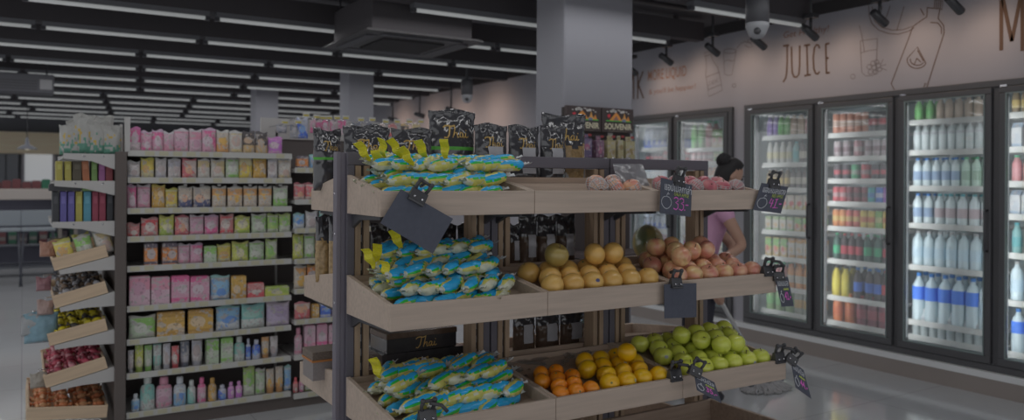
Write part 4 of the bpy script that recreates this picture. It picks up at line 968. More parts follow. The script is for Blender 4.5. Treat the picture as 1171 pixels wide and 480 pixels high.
def flat_box(label, u0, u1, Y, z, d, h, mats, text=None, rz=0, name='snack_box', cat='box'):
    x0, x1 = onY(u0, 400, Y).x, onY(u1, 400, Y).x; w = x1-x0
    o = thing(name, label, cat, ((x0+x1)/2, Y, z), rz)
    b = MB(); b.box(-w/2, w/2, -d/2, d/2, 0, h*.72); b.build('carton_base', mats[0], o, bevel=.002)
    b = MB(); b.box(-w/2-.002, w/2+.002, -d/2-.002, d/2+.002, h*.722, h); b.build('lid', mats[1], o, bevel=.002)
    if text:
        f = Face((-w/2, -d/2-.002, 0), (w/2, -d/2-.002, 0), (w/2, -d/2-.002, h), (-w/2, -d/2-.002, h), (0, -1, 0)); q = MB(); [f.stroke(q, [(.4+.3*x, .12+.6*y) for x, y in L_], .004, .0015) for L_ in SCRIPT]; q.build('script_lettering', gold, o)
    return o
flat_box('black gift box with gold script on the lower back tray, bottom one', 428, 520, 2.86, LBZ, .16, .085, [bagblack, bagblack], 'Thai')
flat_box('black gift box with gold script on the lower back tray, top one', 432, 512, 2.86, LBZ+.086, .15, .075, [bagblack, bagbrown], 'Thai', .04)
for i, (a, b) in enumerate(((588, 612), (614, 640), (642, 668))):
    snack_bag('dark brown bag on the lower back tray behind the oranges, %s' % ['left one', 'middle one', 'right one'][i], a, b, 352, 2.86, LBZ, 0, 'brown', .06, 20+i, False)
tub = flat_box('clear tub of brown snacks with orange lid line at the display end', 352, 392, 2.92, LBZ, .12, .105, [mat('tub_print', (94, 90, 90), .3, .4, .15, 120), mat('tub_snack', (76, 68, 62), .3, .4, .6, 160)], None, 0, 'snack_tub', 'tub')
b = MB(); wv = onY(392, 400, 2.92).x-onY(352, 400, 2.92).x; b.box(-wv/2-.003, wv/2+.003, -.063, .063, .068, .0755); b.build('orange_band', mat('orange_band', (126, 84, 50), .4, .3), tub)
flat_box('teal edged dark box in the bottom back bin, right one', 362, 392, 3.0, .216, .16, .19, [mat('dark_box', (44, 46, 46), .5, .3), mat('teal_lid', (44, 82, 80), .4, .3)], None, .2)
flat_box('teal edged dark box in the bottom back bin, left one', 340, 364, 3.12, .216, .14, .15, [mat('dark_box', (44, 46, 46)), mat('teal_lid', (44, 82, 80))], None, .1)
# wrapped fruit and plastic sheets
p = onY(741, 270, 2.92)
wm = MB(); wm.lathe([(max(.001, .075*math.sin(PI*i/12)), -math.cos(PI*i/12)*.088) for i in range(13)], 18); wo = wm.build('wrapped_papaya', blend_fruit('papaya_skin', (72, 86, 50), (122, 108, 46), .42, .58, 6, .4), None, (p.x, 2.92, MBZ+.0895)); tag(wo, 'film wrapped yellow green papaya on the middle back tray', 'fruit')
wm = MB(); wm.lathe([(max(.001, .078*math.sin(PI*i/12)), -math.cos(PI*i/12)*.090) for i in range(12)]+[(.012, .100), (.022, .125)], 18); wm.build('film_wrap', film('wrap_film', (118, 118, 116), .12, .1, .15), wo)
def sheet(name, label, P0, w, d, seed, amp=.012, m=None, tilt=0, rz=0):
    n = 18; V = []
    for j in range(n+1):
        for i in range(n+1):
            x = (i/n-.5)*w; y = (j/n-.5)*d
            V.append((x, y, amp*noise.noise(Vector((x*14+seed, y*14, seed)))+amp*.6*noise.noise(Vector((x*40, y*40, seed*2)))))
    N = len(V); V += [(a, b_, c-.0008) for a, b_, c in V]; Fc = []
    for j in range(n):
        for i in range(n): q = j*(n+1)+i; Fc += [(q, q+1, q+n+2, q+n+1), (N+q, N+q+n+1, N+q+n+2, N+q+1)]
    b = MB(); b.add(V, Fc, 0, True); o = b.build(name, m, None, P0); o.rotation_euler = (tilt, 0, rz); return tag(o, label, 'plastic sheet')
clearf = film('clear_bag_film', (120, 120, 120), .22, .14, .15); milky = film('milky_bag_film', (108, 108, 112), .62, .1, .2)
zb, yf = TIERS['lower']
sheet('plastic_liner', 'crumpled clear plastic liner behind the oranges', (mx(1, .42), 2.555, .632+.095), .46, .14, 3, .02, clearf, .25)
zb, yf = TIERS['top']
sheet('plastic_bag', 'milky plastic bag standing over the pale netted apples', (onY(722, 205, 2.55).x, 2.55, 1.475), .17, .10, 5, .01, milky, 1.15, .05)
for i, (u, y_) in enumerate(((652, 2.95), (706, 2.95), (733, 2.93))):
    sheet('plastic_wrap', 'white plastic wrap lying behind the top rail, %s' % ['left one', 'middle one', 'right one'][i], (onY(u, 184, y_).x, y_, 1.535), .18, .14, 7+i, .03, milky, .2)
# stand-up base for those wraps: a row of white packs on the back tray
for i in range(5):
    o, P = pouch('white_pack', .14, .135, .06, lambda a, t: 0, [mat('white_pack', (106, 106, 108), .35, .3, .08, 30)], 40+i, .005)
    o.location = (GX0+GM*1.42+i*.155, 2.95, TB); tag(o, 'white soft pack on the top back tray, %s from the left' % ordn(i), 'pack', 'white packs on the top back tray')
# ------------------------------------------------------------------ price cards on clips
pinkc = mat('chalk_pink', (148, 74, 134), .6, .1); whitec = mat('chalk_white', (138, 140, 144), .6, .1); greenc = mat('chalk_lime', (134, 144, 70), .6, .1)
def clip_mesh(name, parent, P, ax, up, out, s=1.0):
    """bulldog clamp with two wire arms and a hinge knuckle"""
    ax, up, out = Vector(ax).normalized(), Vector(up).normalized(), Vector(out).normalized(); P = Vector(P)
    M = Matrix((ax, out, up)).transposed().to_4x4(); M.translation = P
    c = MB(); st = c.mark(); w = .026*s
    c.prism([(-.014*s, -.012*s), (.014*s, -.012*s), (.006*s, .020*s), (-.006*s, .020*s)], 0, -w, w)
    c.box(-w, w, -.017*s, .017*s, -.020*s, -.012*s); c.xf(st, M); o = c.build(name, blackplastic, parent, bevel=.002)
    for sx in (-1, 1):
        a = MB(); st = a.mark(); a.tube([(sx*w*.62, 0, .014*s), (sx*w*.75, -.006*s, .032*s), (sx*w*.7, -.012*s, .046*s)], [.006*s, .0055*s, .007*s], 8); a.ball((sx*w*.7, -.012*s, .047*s), .008*s); a.xf(st, M); a.build('arm', blackplastic, o)
    k = MB(); st = k.mark(); k.tube([(-w*.8, -.012*s, .046*s), (w*.8, -.012*s, .046*s)], .005*s, 8); k.xf(st, M); k.build('pivot', blackplastic, o)
    for sx in (-1, 1): d = MB(); st = d.mark(); d.tube([(sx*w*.5, -.0175*s, -.003*s), (sx*w*.5, -.012*s, -.003*s)], .0035*s, 8); d.xf(st, M); d.build('rivet', chrome, o)
    return o
def card(label, px, P0, n, draw=None, clip=None, m=None):
    """px: tl, tr, br, bl in the photo; the card is a thin board in the plane through P0"""
    tl, tr, br, bl = [on_plane(u, v, P0, n) for u, v in px]
    org = (tl+tr)/2; f = Face(bl-org, br-org, tr-org, tl-org, CAM-org)
    o = thing('price_card', label, 'price card', org)
    b = MB(); q = [f.p(a, c, h_) for h_ in (-.002, 0) for a, c in ((0, 0), (1, 0), (1, 1), (0, 1))]; b.hexa(q); b.build('board', m or slate, o)
    if draw: draw(f, o)
    if clip: clip(f, o, org)
    return o
def low(parent, name, m, fn):
    b = MB(); fn(b); return b.build(name, m, parent)
def top_clip(s=1.0, shift=.5, drop=.01):
    def go(f, o, org):
        a = (f.c[2]-f.c[3]).normalized(); up = f.n.cross(a)
        if up.z < 0: up = -up
        clip_mesh('clip', o, f.p(shift, 1, -.001)+up*.004*s, a, up, -f.n, s)
        k = MB(); q = f.p(shift, 1, -.001)+up*.05*s
        k.tube([q, q+Vector((0, .03, -.01))], .006, 8); k.build('swivel', blackplastic, o)
    return go
def apple_lines(f, b, cx, cy_, r, asp=1.0):
    f.stroke(b, [(cx+r*asp*math.cos(a)*(1+.12*math.cos(2*a)), cy_+r*1.35*math.sin(a)*(1-.12*(math.sin(a) > .8))) for a in [2*PI*i/22+1.75 for i in range(22)]], .0022)
    f.stroke(b, [(cx, cy_+r*1.1), (cx+.02, cy_+r*1.75), (cx+.06, cy_+r*2.1)], .002); f.stroke(b, [(cx+.03, cy_+r*1.7), (cx+.09, cy_+r*1.75)], .002)
def dr33(f, o):
    low(o, 'thai_lettering', whitec, lambda b: f.text(b, 'แอปเปิลกาล่า', .12, .98, .68, .94, .0015, 0, .01))
    low(o, 'name_lettering', greenc, lambda b: f.text(b, 'GALA APPLE', .42, .9, .57, .67, .0015, .15))
    low(o, 'apple_drawing', whitec, lambda b: apple_lines(f, b, .19, .34, .14))
    def pr(b):
        for x in (.42, .60): f.stroke(b, [(x, .48), (x+.07, .53), (x+.13, .50), (x+.135, .42), (x+.06, .37), (x+.14, .33), (x+.14, .22), (x+.08, .16), (x, .19)], .0045)
        f.stroke(b, [(.77, .17), (.79, .20)], .005); f.stroke(b, [(.80, .34), (.90, .35)], .0045)
    low(o, 'price_lettering', pinkc, pr)
def dr41(f, o):
    low(o, 'thai_lettering', whitec, lambda b: f.text(b, 'แอปเปิลแดง', .12, .95, .68, .92, .0015, 0, .01))
    low(o, 'name_lettering', greenc, lambda b: f.text(b, 'RED APPLE', .50, .9, .55, .66, .0015, .15))
    low(o, 'apple_drawing', whitec, lambda b: apple_lines(f, b, .23, .30, .15))
    def pr(b):
        f.stroke(b, [(.52, .50), (.48, .32), (.62, .33)], .0045); f.stroke(b, [(.585, .46), (.57, .17)], .0045); f.stroke(b, [(.66, .48), (.76, .50)], .004); f.stroke(b, [(.715, .49), (.70, .17)], .0045); f.stroke(b, [(.64, .17), (.76, .18)], .004)
        f.stroke(b, [(.79, .17), (.81, .20)], .005); f.stroke(b, [(.83, .33), (.92, .34)], .0045)
    low(o, 'price_lettering', pinkc, pr)
def drsmall(num, off=0):
    def go(f, o):
        low(o, 'thai_lettering', whitec, lambda b: f.text(b, 'แอปเปิล', .1, .9, .70, .92, .0015, 0, .01))
        low(o, 'name_lettering', greenc, lambda b: [f.stroke(b, [(.45+i*.1, .56), (.5+i*.1, .63), (.53+i*.1, .56)], .003) for i in range(4)])
        low(o, 'price_lettering', pinkc, lambda b: f.text(b, num, .42, .9, .22, .50, .0015, .1, .02))
        low(o, 'apple_drawing', whitec, lambda b: apple_lines(f, b, .2, .3, .12))
    return go
card('black chalk card priced 33 in pink on the top tray', [(756, 203), (791.5, 211.5), (790, 248), (754.5, 243.5)], (2.0, 2.30, 1.4), (.05, -1, 0), dr33, top_clip(1.05, .55))
card('black chalk card priced 41 in pink at the right end of the top tray', [(871, 209), (901.5, 213.5), (893, 244), (861, 240)], (2.72, 2.31, 1.4), (-.15, -1, 0), dr41, top_clip(1.05, .45))
card('large tilted blank slate card clipped to the top banana tray', [(458.5, 216), (518, 250), (495, 290), (435, 255)], (1.05, 2.30, 1.35), (-.12, -1, 0), None, top_clip(1.1, .30))
card('blank black card hanging upright from the middle tray', [(759.5, 325), (796.5, 323.5), (796.5, 362.5), (760, 364)], (2.0, 2.225, 1.03), (0, -1, 0), None, top_clip(1.0, .35))
card('small chalk card at the right end of the middle tray', [(886, 317), (901, 316.5), (908, 350), (894, 350.5)], (2.73, 2.22, 1.03), (-.5, -1, 0), drsmall('42.-'), top_clip(.95, .3))
card('chalk card hanging askew between the oranges and green apples', [(793.5, 425), (817, 437), (825.5, 461), (797, 446)], (2.06, 2.14, .68), (-.4, -1, .2), drsmall('35.-'), top_clip(.95, .05))
card('chalk card hanging askew from the right end of the green apple tray', [(904, 411), (919, 423), (928, 456), (910, 443)], (2.73, 2.16, .66), (-.5, -1, .2), drsmall('44.-'), top_clip(.95, .05))
for nm, tier, u in (('black card clamp on the lower tray in front of the bananas', 'lower', 490), ('black card clamp on the lower tray right of the oranges', 'lower', 773), ('black card clamp at the right end of the green apple tray', 'lower', 893), ('black card clamp on the middle tray at its right end', 'middle', 879)):
    zb, yf = TIERS[tier]; x = onY(u, 400 if tier == 'lower' else 310, yf).x
    o = thing('card_clamp', nm, 'clamp', (min(x, 2.66), yf+.008, zb+FH)); clip_mesh('clip', o, (0, 0, .010), (1, 0, 0), (0, 0, 1), (0, 1, 0), 1.1)
    st = MB(); st.tube([(0, -.018, .055), (.03, -.04, .05), (.045, -.05, .03)], .006, 8); st.build('swivel', blackplastic, o)
# ------------------------------------------------------------------ cosmetics rack at the left
GF = 4.99; RX0, RX1, RX2 = .505, 1.452, 2.42; RB = 5.40
rack = thing('cosmetics_rack', 'tall white shelved rack full of cosmetics packets behind the display', 'shelf rack', (0, 0, 0))
backp = mat('rack_back', (70, 66, 65), .6, .2)
b = MB(); b.box(RX0-.06, RX0-.002, GF-.02, RB+.45, 0, 1.60); b.build('end_panel', brownpanel, rack, bevel=.004)
b = MB(); b.box(RX0, RX2, RB, RB+.04, .0, 1.72); b.build('back_panel', backp, rack)
b = MB(); b.box(RX0, RX2, GF+.02, RB, 0, .085); b.build('plinth', brownpanel, rack)
for x in (RX0+.002, RX1, RX2): b = MB(); b.box(x-.002, x+.012, RB-.02, RB-.001, .085, 1.78); b.build('upright', shelfwhite, rack)
b = MB(); b.box(RX0-.01, RX0+.016, GF+.0, GF+.05, 1.60, 1.80); b.build('end_post', shelfwhite, rack)
zs1 = [onY(145, v, GF).z for v in (173, 204, 239.5, 272, 306, 352, 390, 429, 474)]
zs2 = [onY(350, v, GF).z for v in (193, 229, 262, 297, 331, 366, 406, 450)]
def rshelf(x0, x1, z):
    s_ = MB(); s_.box(x0, x1, GF+.012, RB-.001, z-.022, z); so = s_.build('shelf', shelfwhite, rack)
    r = MB(); r.hexa([(x0, GF, z-.026), (x1, GF, z-.026), (x1, GF+.011, z-.022), (x0, GF+.011, z-.022), (x0, GF+.004, z+.008), (x1, GF+.004, z+.008), (x1, GF+.011, z+.008), (x0, GF+.011, z+.008)]); t = r
    for i in range(int((x1-x0)/.075)):
        if random.random() < .8: xx = x0+.015+i*.075; t.hexa([(xx, GF-.0012, z-.021), (xx+.05, GF-.0012, z-.021), (xx+.05, GF+.001, z-.020), (xx, GF+.001, z-.020), (xx, GF+.001, z+.004), (xx+.05, GF+.001, z+.004), (xx+.05, GF+.004, z+.004), (xx, GF+.004, z+.004)], 1)
    r.build('price_rail', [railm, mat('ticket_cream', (126, 124, 108), .5, .2)], so)
for z in zs1: rshelf(RX0+.004, RX1-.004, z)
for z in zs2: rshelf(RX1+.016, RX2-.004, z)
PKN = {}
def packet(kind, w, h, d, cols, pk=0, seed=0):
    """one package standing at the origin: sachet, carton, tube, jar bottle, pump bottle"""
    key = (kind, round(w, 3), round(h, 3), cols, pk)
    if key in PKN: return PKN[key]
    if kind in ('sachet', 'hang_sachet'):
        o, P = pouch('sachet', w, h, d, lambda a, t: 1 if t > .93 else 0, [pack_mat(*cols, seed, pk), mat('sachet_seal_%d_%d_%d' % cols[0], tuple(min(132, c+6) for c in cols[0]), .3, .4)], seed, .003, 10, 10, .9); cat = 'sachet'
        if kind == 'hang_sachet':
            q = MB(); q.box(-w*.12, w*.12, -.0025, .0025, h*1.001, h*1.12); q.build('hang_tab', mat('hang_tab', (120, 120, 120), .3, .4), o)
    elif kind == 'carton':
        b = MB(); b.box(-w/2, w/2, -d/2, d/2, 0, h); o = b.build('carton', pack_mat(*cols, seed, pk)); md = o.modifiers.new('bevel', 'BEVEL'); md.width = .003; md.segments = 2; cat = 'carton'
        q = MB(); q.box(-w/2+.008, w/2-.008, -d/2+.004, d/2-.004, h+.0002, h+.003); q.build('top_flap', mat('flap_%d_%d_%d' % cols[1], cols[1], .4, .3), o)
    elif kind == 'tube':
        b = MB(); n = 14; rows = [(0, w*.42, w*.42, 1), (h*.18, w*.42, w*.42, 1), (h*.185, w*.48, w*.44, 0), (h*.4, w*.5, w*.42, 0), (h*.7, w*.5, w*.28, 0), (h*.93, w*.5, .004, 0), (h, w*.5, .003, 0)]
        V = []; Fc = []; ms = []
        for z, rx, ry, m_ in rows:
            for k in range(n): a = 2*PI*k/n; V.append((rx*math.cos(a), ry*math.sin(a), z))
        for i in range(len(rows)-1):
            for k in range(n): Fc.append((i*n+k, i*n+(k+1) % n, (i+1)*n+(k+1) % n, (i+1)*n+k)); ms.append(rows[i][3])
        Fc += [tuple(range(n))[::-1], tuple(range(len(V)-n, len(V)))]; ms += [1, 0]; b.add(V, Fc, ms, True)
        o = b.build('cream_tube', [pack_mat(*cols, seed, pk), mat('tubecap_%d_%d_%d' % cols[1], cols[1], .3, .4)]); cat = 'tube'
    elif kind == 'bottle':
        b = MB(); st = b.mark(); b.lathe([(w*.44, 0), (w*.5, .006), (w*.5, h*.6), (w*.42, h*.70), (w*.2, h*.75), (w*.2, h*.78)], 14); b.xf(st, Matrix.Diagonal((1, min(1, d/w), 1, 1)))
        o = b.build('lotion_bottle', pack_mat(*cols, seed, pk)); cat = 'bottle'
        q = MB(); q.lathe([(w*.26, h*.765), (w*.28, h*.78), (w*.27, h*.97), (w*.2, h)], 12); q.build('cap', mat('tubecap_%d_%d_%d' % cols[1], cols[1], .3, .4), o)
    else:
        b = MB(); b.lathe([(w*.44, 0), (w*.5, .005), (w*.5, h*.62), (w*.40, h*.68)], 16); o = b.build('cream_jar', pack_mat(*cols, seed, pk)); cat = 'jar'
        q = MB(); q.lathe([(w*.46, h*.665), (w*.48, h*.69), (w*.48, h*.96), (w*.44, h)], 16); q.build('lid', mat('tubecap_%d_%d_%d' % cols[1], cols[1], .3, .4), o)
    o['category'] = cat; s_ = Stock(o); PKN[key] = s_; return s_
PC = {'pink': ((122, 92, 106), (130, 62, 92), (122, 112, 118)), 'hotpink': ((124, 56, 88), (122, 112, 116), (118, 104, 112)), 'ppink': ((122, 104, 112), (124, 84, 98), (118, 90, 104)), 'cream': ((118, 116, 112), (122, 112, 84), (116, 102, 96)), 'white': ((122, 120, 120), (112, 112, 118), (108, 100, 100)),
 'yellow': ((128, 116, 52), (122, 118, 92), (120, 96, 60)), 'gold': ((122, 98, 48), (112, 86, 44), (126, 112, 92)), 'black': ((42, 40, 42), (118, 100, 70), (112, 96, 80)), 'purple': ((112, 66, 118), (122, 84, 118), (126, 112, 122)), 'red': ((122, 62, 68), (122, 112, 110), (126, 96, 78)), 'tomato': ((120, 78, 78), (128, 54, 58), (122, 116, 112)),
 'green': ((96, 116, 66), (118, 122, 112), (80, 112, 60)), 'pgreen': ((108, 118, 104), (84, 116, 62), (118, 120, 114)), 'orange': ((128, 80, 44), (58, 54, 62), (112, 104, 104)), 'blue': ((80, 108, 128), (116, 120, 124), (60, 88, 128)), 'dblue': ((44, 64, 124), (112, 114, 124), (70, 96, 132)), 'lilac': ((108, 100, 116), (116, 110, 120), (98, 88, 108)), 'teal': ((76, 112, 108), (118, 122, 120), (92, 118, 112)), 'lime': ((118, 122, 58), (96, 112, 52), (124, 122, 100)), 'grey': ((88, 90, 96), (66, 70, 78), (108, 108, 112)), 'navywhite': ((120, 112, 104), (50, 54, 76), (124, 100, 84)), 'orangewhite': ((118, 112, 106), (128, 96, 62), (130, 104, 54))}
PC = {k: tuple(tuple(int(min(158, 1.17*(.88*c+.12*w))) for c, w in zip(q, (117, 112, 112))) for q in v) for k, v in PC.items()}
CN = {'pink': 'pink', 'hotpink': 'hot pink', 'ppink': 'pale pink', 'cream': 'cream', 'white': 'white', 'yellow': 'yellow', 'gold': 'golden orange', 'black': 'black and gold', 'purple': 'purple', 'red': 'red and white', 'tomato': 'pinkish red', 'green': 'green', 'pgreen': 'pale green', 'orange': 'orange and dark', 'blue': 'light blue', 'dblue': 'deep blue', 'lilac': 'lilac', 'teal': 'teal', 'lime': 'lime yellow', 'grey': 'grey', 'navywhite': 'white and navy', 'orangewhite': 'white and orange'}
SH = ['top', 'second', 'third', 'fourth', 'fifth', 'sixth', 'seventh', 'eighth', 'bottom']
def stock_shelf(z, items, bay, shname, u_ref, Yf=GF+.05, ymax=.06):
    """items: (u0, u1, v_top, kind, colour, pattern)"""
    for i, it in enumerate(items):
        u0, u1, vt, kind, colr, pk = it; x0, x1 = onY(u0, u_ref, Yf).x, onY(u1, u_ref, Yf).x; w = x1-x0; h = max(.03, onY((u0+u1)/2, vt, Yf).z-z-.001)
        w = round(w*.97, 2) if w > .05 else round(w*.97, 3); w = min(w, (x1-x0)*.99); h = round(h, 2) if h > .06 else round(h, 3)
        d = {'sachet': .035, 'hang_sachet': .03, 'carton': .05, 'tube': w*.8, 'bottle': .045, 'jar': w}[kind]
        s_ = packet(kind, w, h, d, PC[colr], pk, (i*3+len(shname)) % 11)
        nm = s_.o.name.split('.')[0].replace('_', ' ')
        s_.put(((x0+x1)/2, Yf+max(0, (w/2 if kind in ('tube', 'jar') else 0)-.02)+random.uniform(0, .01), z+.0008), random.uniform(-.06, .06), '%s %s, %s on the %s shelf of the %s' % (CN[colr], nm, ('leftmost' if i == 0 else ORD[i]+' from left'), shname, bay), 'packets on the %s shelf of the %s' % (shname, bay))
R1 = 'cosmetics rack'
rows1 = [
 (173, [(145, 161, 145, 'sachet', 'hotpink', 3), (161, 174, 150, 'sachet', 'pink', 0), (174, 187, 148, 'sachet', 'pink', 1), (187, 199, 150, 'sachet', 'ppink', 3), (199, 216, 147, 'sachet', 'ppink', 0), (216, 231, 148, 'sachet', 'ppink', 1), (231, 247, 147, 'sachet', 'pink', 2), (247, 262, 150, 'sachet', 'orangewhite', 3), (262, 277, 149, 'sachet', 'cream', 0), (278, 291, 150, 'sachet', 'black', 3), (292, 306, 151, 'sachet', 'black', 3), (307, 323, 157, 'sachet', 'purple', 0)]),
 (204, [(145, 160, 184, 'sachet', 'white', 0), (161, 176, 180, 'sachet', 'yellow', 3), (177, 191, 181, 'sachet', 'white', 3), (192, 207, 180, 'sachet', 'white', 1), (208, 225, 181, 'sachet', 'red', 2), (226, 240, 182, 'sachet', 'cream', 1), (241, 257, 182, 'sachet', 'cream', 2), (258, 273, 181, 'sachet', 'pgreen', 0), (273, 289, 177, 'sachet', 'yellow', 1), (289, 305, 181, 'sachet', 'gold', 2), (306, 317, 181, 'sachet', 'white', 0), (318, 333, 182, 'sachet', 'cream', 0)]),
 (239.5, [(145, 156, 212, 'sachet', 'pink', 2), (157, 172, 212, 'sachet', 'ppink', 0), (173, 189, 212, 'sachet', 'gold', 2), (189, 203, 216, 'sachet', 'yellow', 0), (204, 220, 213, 'hang_sachet', 'navywhite', 3), (221, 241, 214, 'hang_sachet', 'navywhite', 3), (242, 259, 213, 'hang_sachet', 'orangewhite', 1), (260, 277, 213, 'hang_sachet', 'orangewhite', 1), (278, 294, 213, 'hang_sachet', 'orangewhite', 1), (295, 311, 213, 'hang_sachet', 'orangewhite', 1), (312, 329, 214, 'hang_sachet', 'pgreen', 3)]),
 (272, [(145, 160, 256, 'sachet', 'tomato', 0), (161, 181, 248, 'sachet', 'tomato', 1), (182, 199, 247, 'sachet', 'lime', 3), (200, 216, 246, 'sachet', 'red', 2), (217, 233, 246, 'sachet', 'ppink', 0), (234, 250, 246, 'sachet', 'pink', 3), (251, 268, 245, 'sachet', 'tomato', 0), (268, 286, 246, 'sachet', 'lime', 0), (287, 305, 245, 'sachet', 'pgreen', 2), (305, 319, 245, 'sachet', 'green', 0), (319, 332, 244, 'sachet', 'green', 3)]),
 (306, [(164, 180, 278, 'carton', 'orange', 0), (185, 202, 278, 'carton', 'orange', 0), (203, 217, 278, 'sachet', 'ppink', 0), (217, 232, 278, 'sachet', 'pink', 2), (233, 247, 282, 'carton', 'pgreen', 1), (248, 264, 279, 'sachet', 'yellow', 0), (265, 284, 277, 'sachet', 'lime', 2), (285, 302, 275, 'sachet', 'pgreen', 0), (303, 317, 274, 'sachet', 'green', 2)]),
 (352, [(147, 171, 316, 'carton', 'ppink', 1), (172, 194, 316, 'carton', 'ppink', 1), (195, 216, 315, 'carton', 'pink', 0), (217, 239, 315, 'carton', 'pink', 0), (240, 263, 314, 'sachet', 'blue', 0), (264, 281, 316, 'carton', 'gold', 3), (282, 301, 323, 'carton', 'tomato', 3), (302, 330, 327, 'carton', 'lime', 2)]),
 (390, [(147, 178, 361, 'sachet', 'pgreen', 2), (179, 211, 356, 'carton', 'gold', 0), (214, 244, 354, 'carton', 'gold', 0), (247, 274, 350, 'sachet', 'blue', 3), (275, 303, 348, 'sachet', 'teal', 3), (304, 331, 345, 'sachet', 'lilac', 0)]),
 (429, [(146, 153, 400, 'tube', 'white', 0), (154, 164, 394, 'tube', 'lime', 0), (165, 174, 394, 'tube', 'pgreen', 0), (175, 185, 393, 'tube', 'teal', 1), (186, 195, 393, 'tube', 'white', 2), (196, 205, 395, 'tube', 'tomato', 2), (206, 217, 391, 'tube', 'grey', 1), (219, 232, 390, 'tube', 'white', 1), (235, 250, 387, 'carton', 'pgreen', 1), (252, 266, 386, 'carton', 'pgreen', 0), (267, 280, 384, 'bottle', 'teal', 3), (281, 287, 388, 'bottle', 'dblue', 0), (288, 298, 388, 'bottle', 'dblue', 3), (299, 308, 385, 'tube', 'orangewhite', 0), (309, 318, 384, 'tube', 'white', 3)]),
 (474, [(150, 160, 450, 'bottle', 'blue', 0), (160, 177, 429, 'bottle', 'teal', 3), (178, 197, 431, 'bottle', 'ppink', 0), (198, 213, 430, 'bottle', 'blue', 1), (214, 224, 434, 'bottle', 'teal', 2), (225, 236, 432, 'bottle', 'pink', 0), (237, 248, 432, 'bottle', 'gold', 1), (249, 259, 440, 'bottle', 'dblue', 2), (260, 268, 437, 'bottle', 'purple', 0), (269, 277, 436, 'bottle', 'purple', 1), (278, 291, 420, 'sachet', 'green', 3), (292, 303, 422, 'sachet', 'pgreen', 0), (304, 314, 421, 'tube', 'orangewhite', 3), (315, 324, 419, 'tube', 'orangewhite', 3), (325, 333, 417, 'sachet', 'blue', 0)])]
for j, (v, items) in enumerate(rows1): stock_shelf(zs1[j], items, R1, SH[j], v)
# second bay, mostly behind the display
rows2 = [
 (193, [(339, 352, 178, 'carton', 'orange', 0), (353, 368, 177, 'sachet', 'blue', 2), (369, 383, 178, 'sachet', 'tomato', 3), (384, 400, 178, 'sachet', 'pink', 0), (420, 440, 176, 'carton', 'ppink', 0), (460, 478, 176, 'carton', 'cream', 0)]),
 (229, [(336, 349, 209, 'sachet', 'red', 0), (349, 362, 209, 'sachet', 'red', 0), (363, 376, 212, 'sachet', 'white', 2), (377, 390, 212, 'sachet', 'red', 2)]),
 (262, [(335, 348, 243, 'sachet', 'blue', 3), (349, 364, 241, 'sachet', 'white', 2), (365, 380, 242, 'sachet', 'teal', 0)]),
 (297, [(335, 347, 268, 'sachet', 'lime', 2), (348, 360, 268, 'sachet', 'pgreen', 0), (361, 374, 269, 'sachet', 'lime', 1), (402, 420, 270, 'carton', 'blue', 0)]),
 (331, [(336, 350, 303, 'sachet', 'orangewhite', 2), (351, 365, 303, 'sachet', 'orange', 3), (366, 380, 305, 'carton', 'orangewhite', 0)]),
 (366, [(336, 355, 345, 'sachet', 'red', 1), (356, 364, 347, 'carton', 'gold', 0), (365, 378, 345, 'carton', 'dblue', 0), (379, 392, 345, 'carton', 'lilac', 0)]),
 (406, [(336, 346, 374, 'bottle', 'ppink', 0), (347, 360, 372, 'carton', 'ppink', 3), (361, 374, 371, 'carton', 'pink', 3), (375, 390, 371, 'carton', 'ppink', 3)]),
 (450, [(335, 341, 432, 'bottle', 'tomato', 0), (342, 348, 430, 'bottle', 'pink', 0), (349, 358, 420, 'sachet', 'green', 0), (359, 372, 422, 'bottle', 'blue', 0)])]
for j, (v, items) in enumerate(rows2): stock_shelf(zs2[j], items, 'right rack bay', SH[j], v)
# hooks with hanging packs above the second bay
for i, (u, colr, w, vt, vb, nm) in enumerate(((322, 'grey', 12, 143, 152, 'grey'), (337, 'grey', 11, 143, 158, 'grey'), (346, 'dblue', 13, 135, 158, 'blue'), (358, 'pink', 7, 137, 152, 'pink'), (365, 'hotpink', 7, 138, 152, 'hot pink'), (372, 'pink', 8, 138, 153, 'pink'), (381, 'hotpink', 8, 138, 154, 'hot pink'), (391, 'hotpink', 10, 138, 154, 'hot pink'),
    (408, 'grey', 12, 140, 158, 'grey'), (421, 'grey', 11, 140, 158, 'grey'), (436, 'red', 12, 142, 156, 'red'), (449, 'tomato', 12, 142, 156, 'pinkish'), (463, 'black', 11, 142, 156, 'dark'), (476, 'cream', 11, 142, 156, 'cream'))):
    p = onY(u, vt, GF+.10); h = p.z-onY(u, vb, GF+.10).z; ww = w/906*4.9
    o = thing('hook_pack', '%s pack hanging from a hook on top of the rack, %s from left' % (nm, ordn(i)), 'hanging pack', p, 0, 'packs hanging on the rack top')
    q, P = pouch('blister', ww, h, .02, lambda a, t: 0, [pack_mat(*PC[colr], i, i % 4)], i, .002, 8, 8, .95); q.parent = o; q.location = (0, 0, -h)
    t = MB(); t.tube([(0, -.07, .012), (0, -.05, .004), (0, RB-GF-.12, .004)], .0035, 6); t.build('hook', chrome, o)
    t = MB(); t.box(-.022, .022, -.078, -.074, .005, .030); t.box(-.018, .018, -.0795, -.078, .008, .018, 1); t.build('price_tag', [railm, mat('tag_yellow', (128, 118, 50), .5, .2)], o)
b = MB(); b.box(RX1-.1, RX2, RB-.02, RB, 1.72, 1.86); b.build('peg_board', shelfwhite, rack)
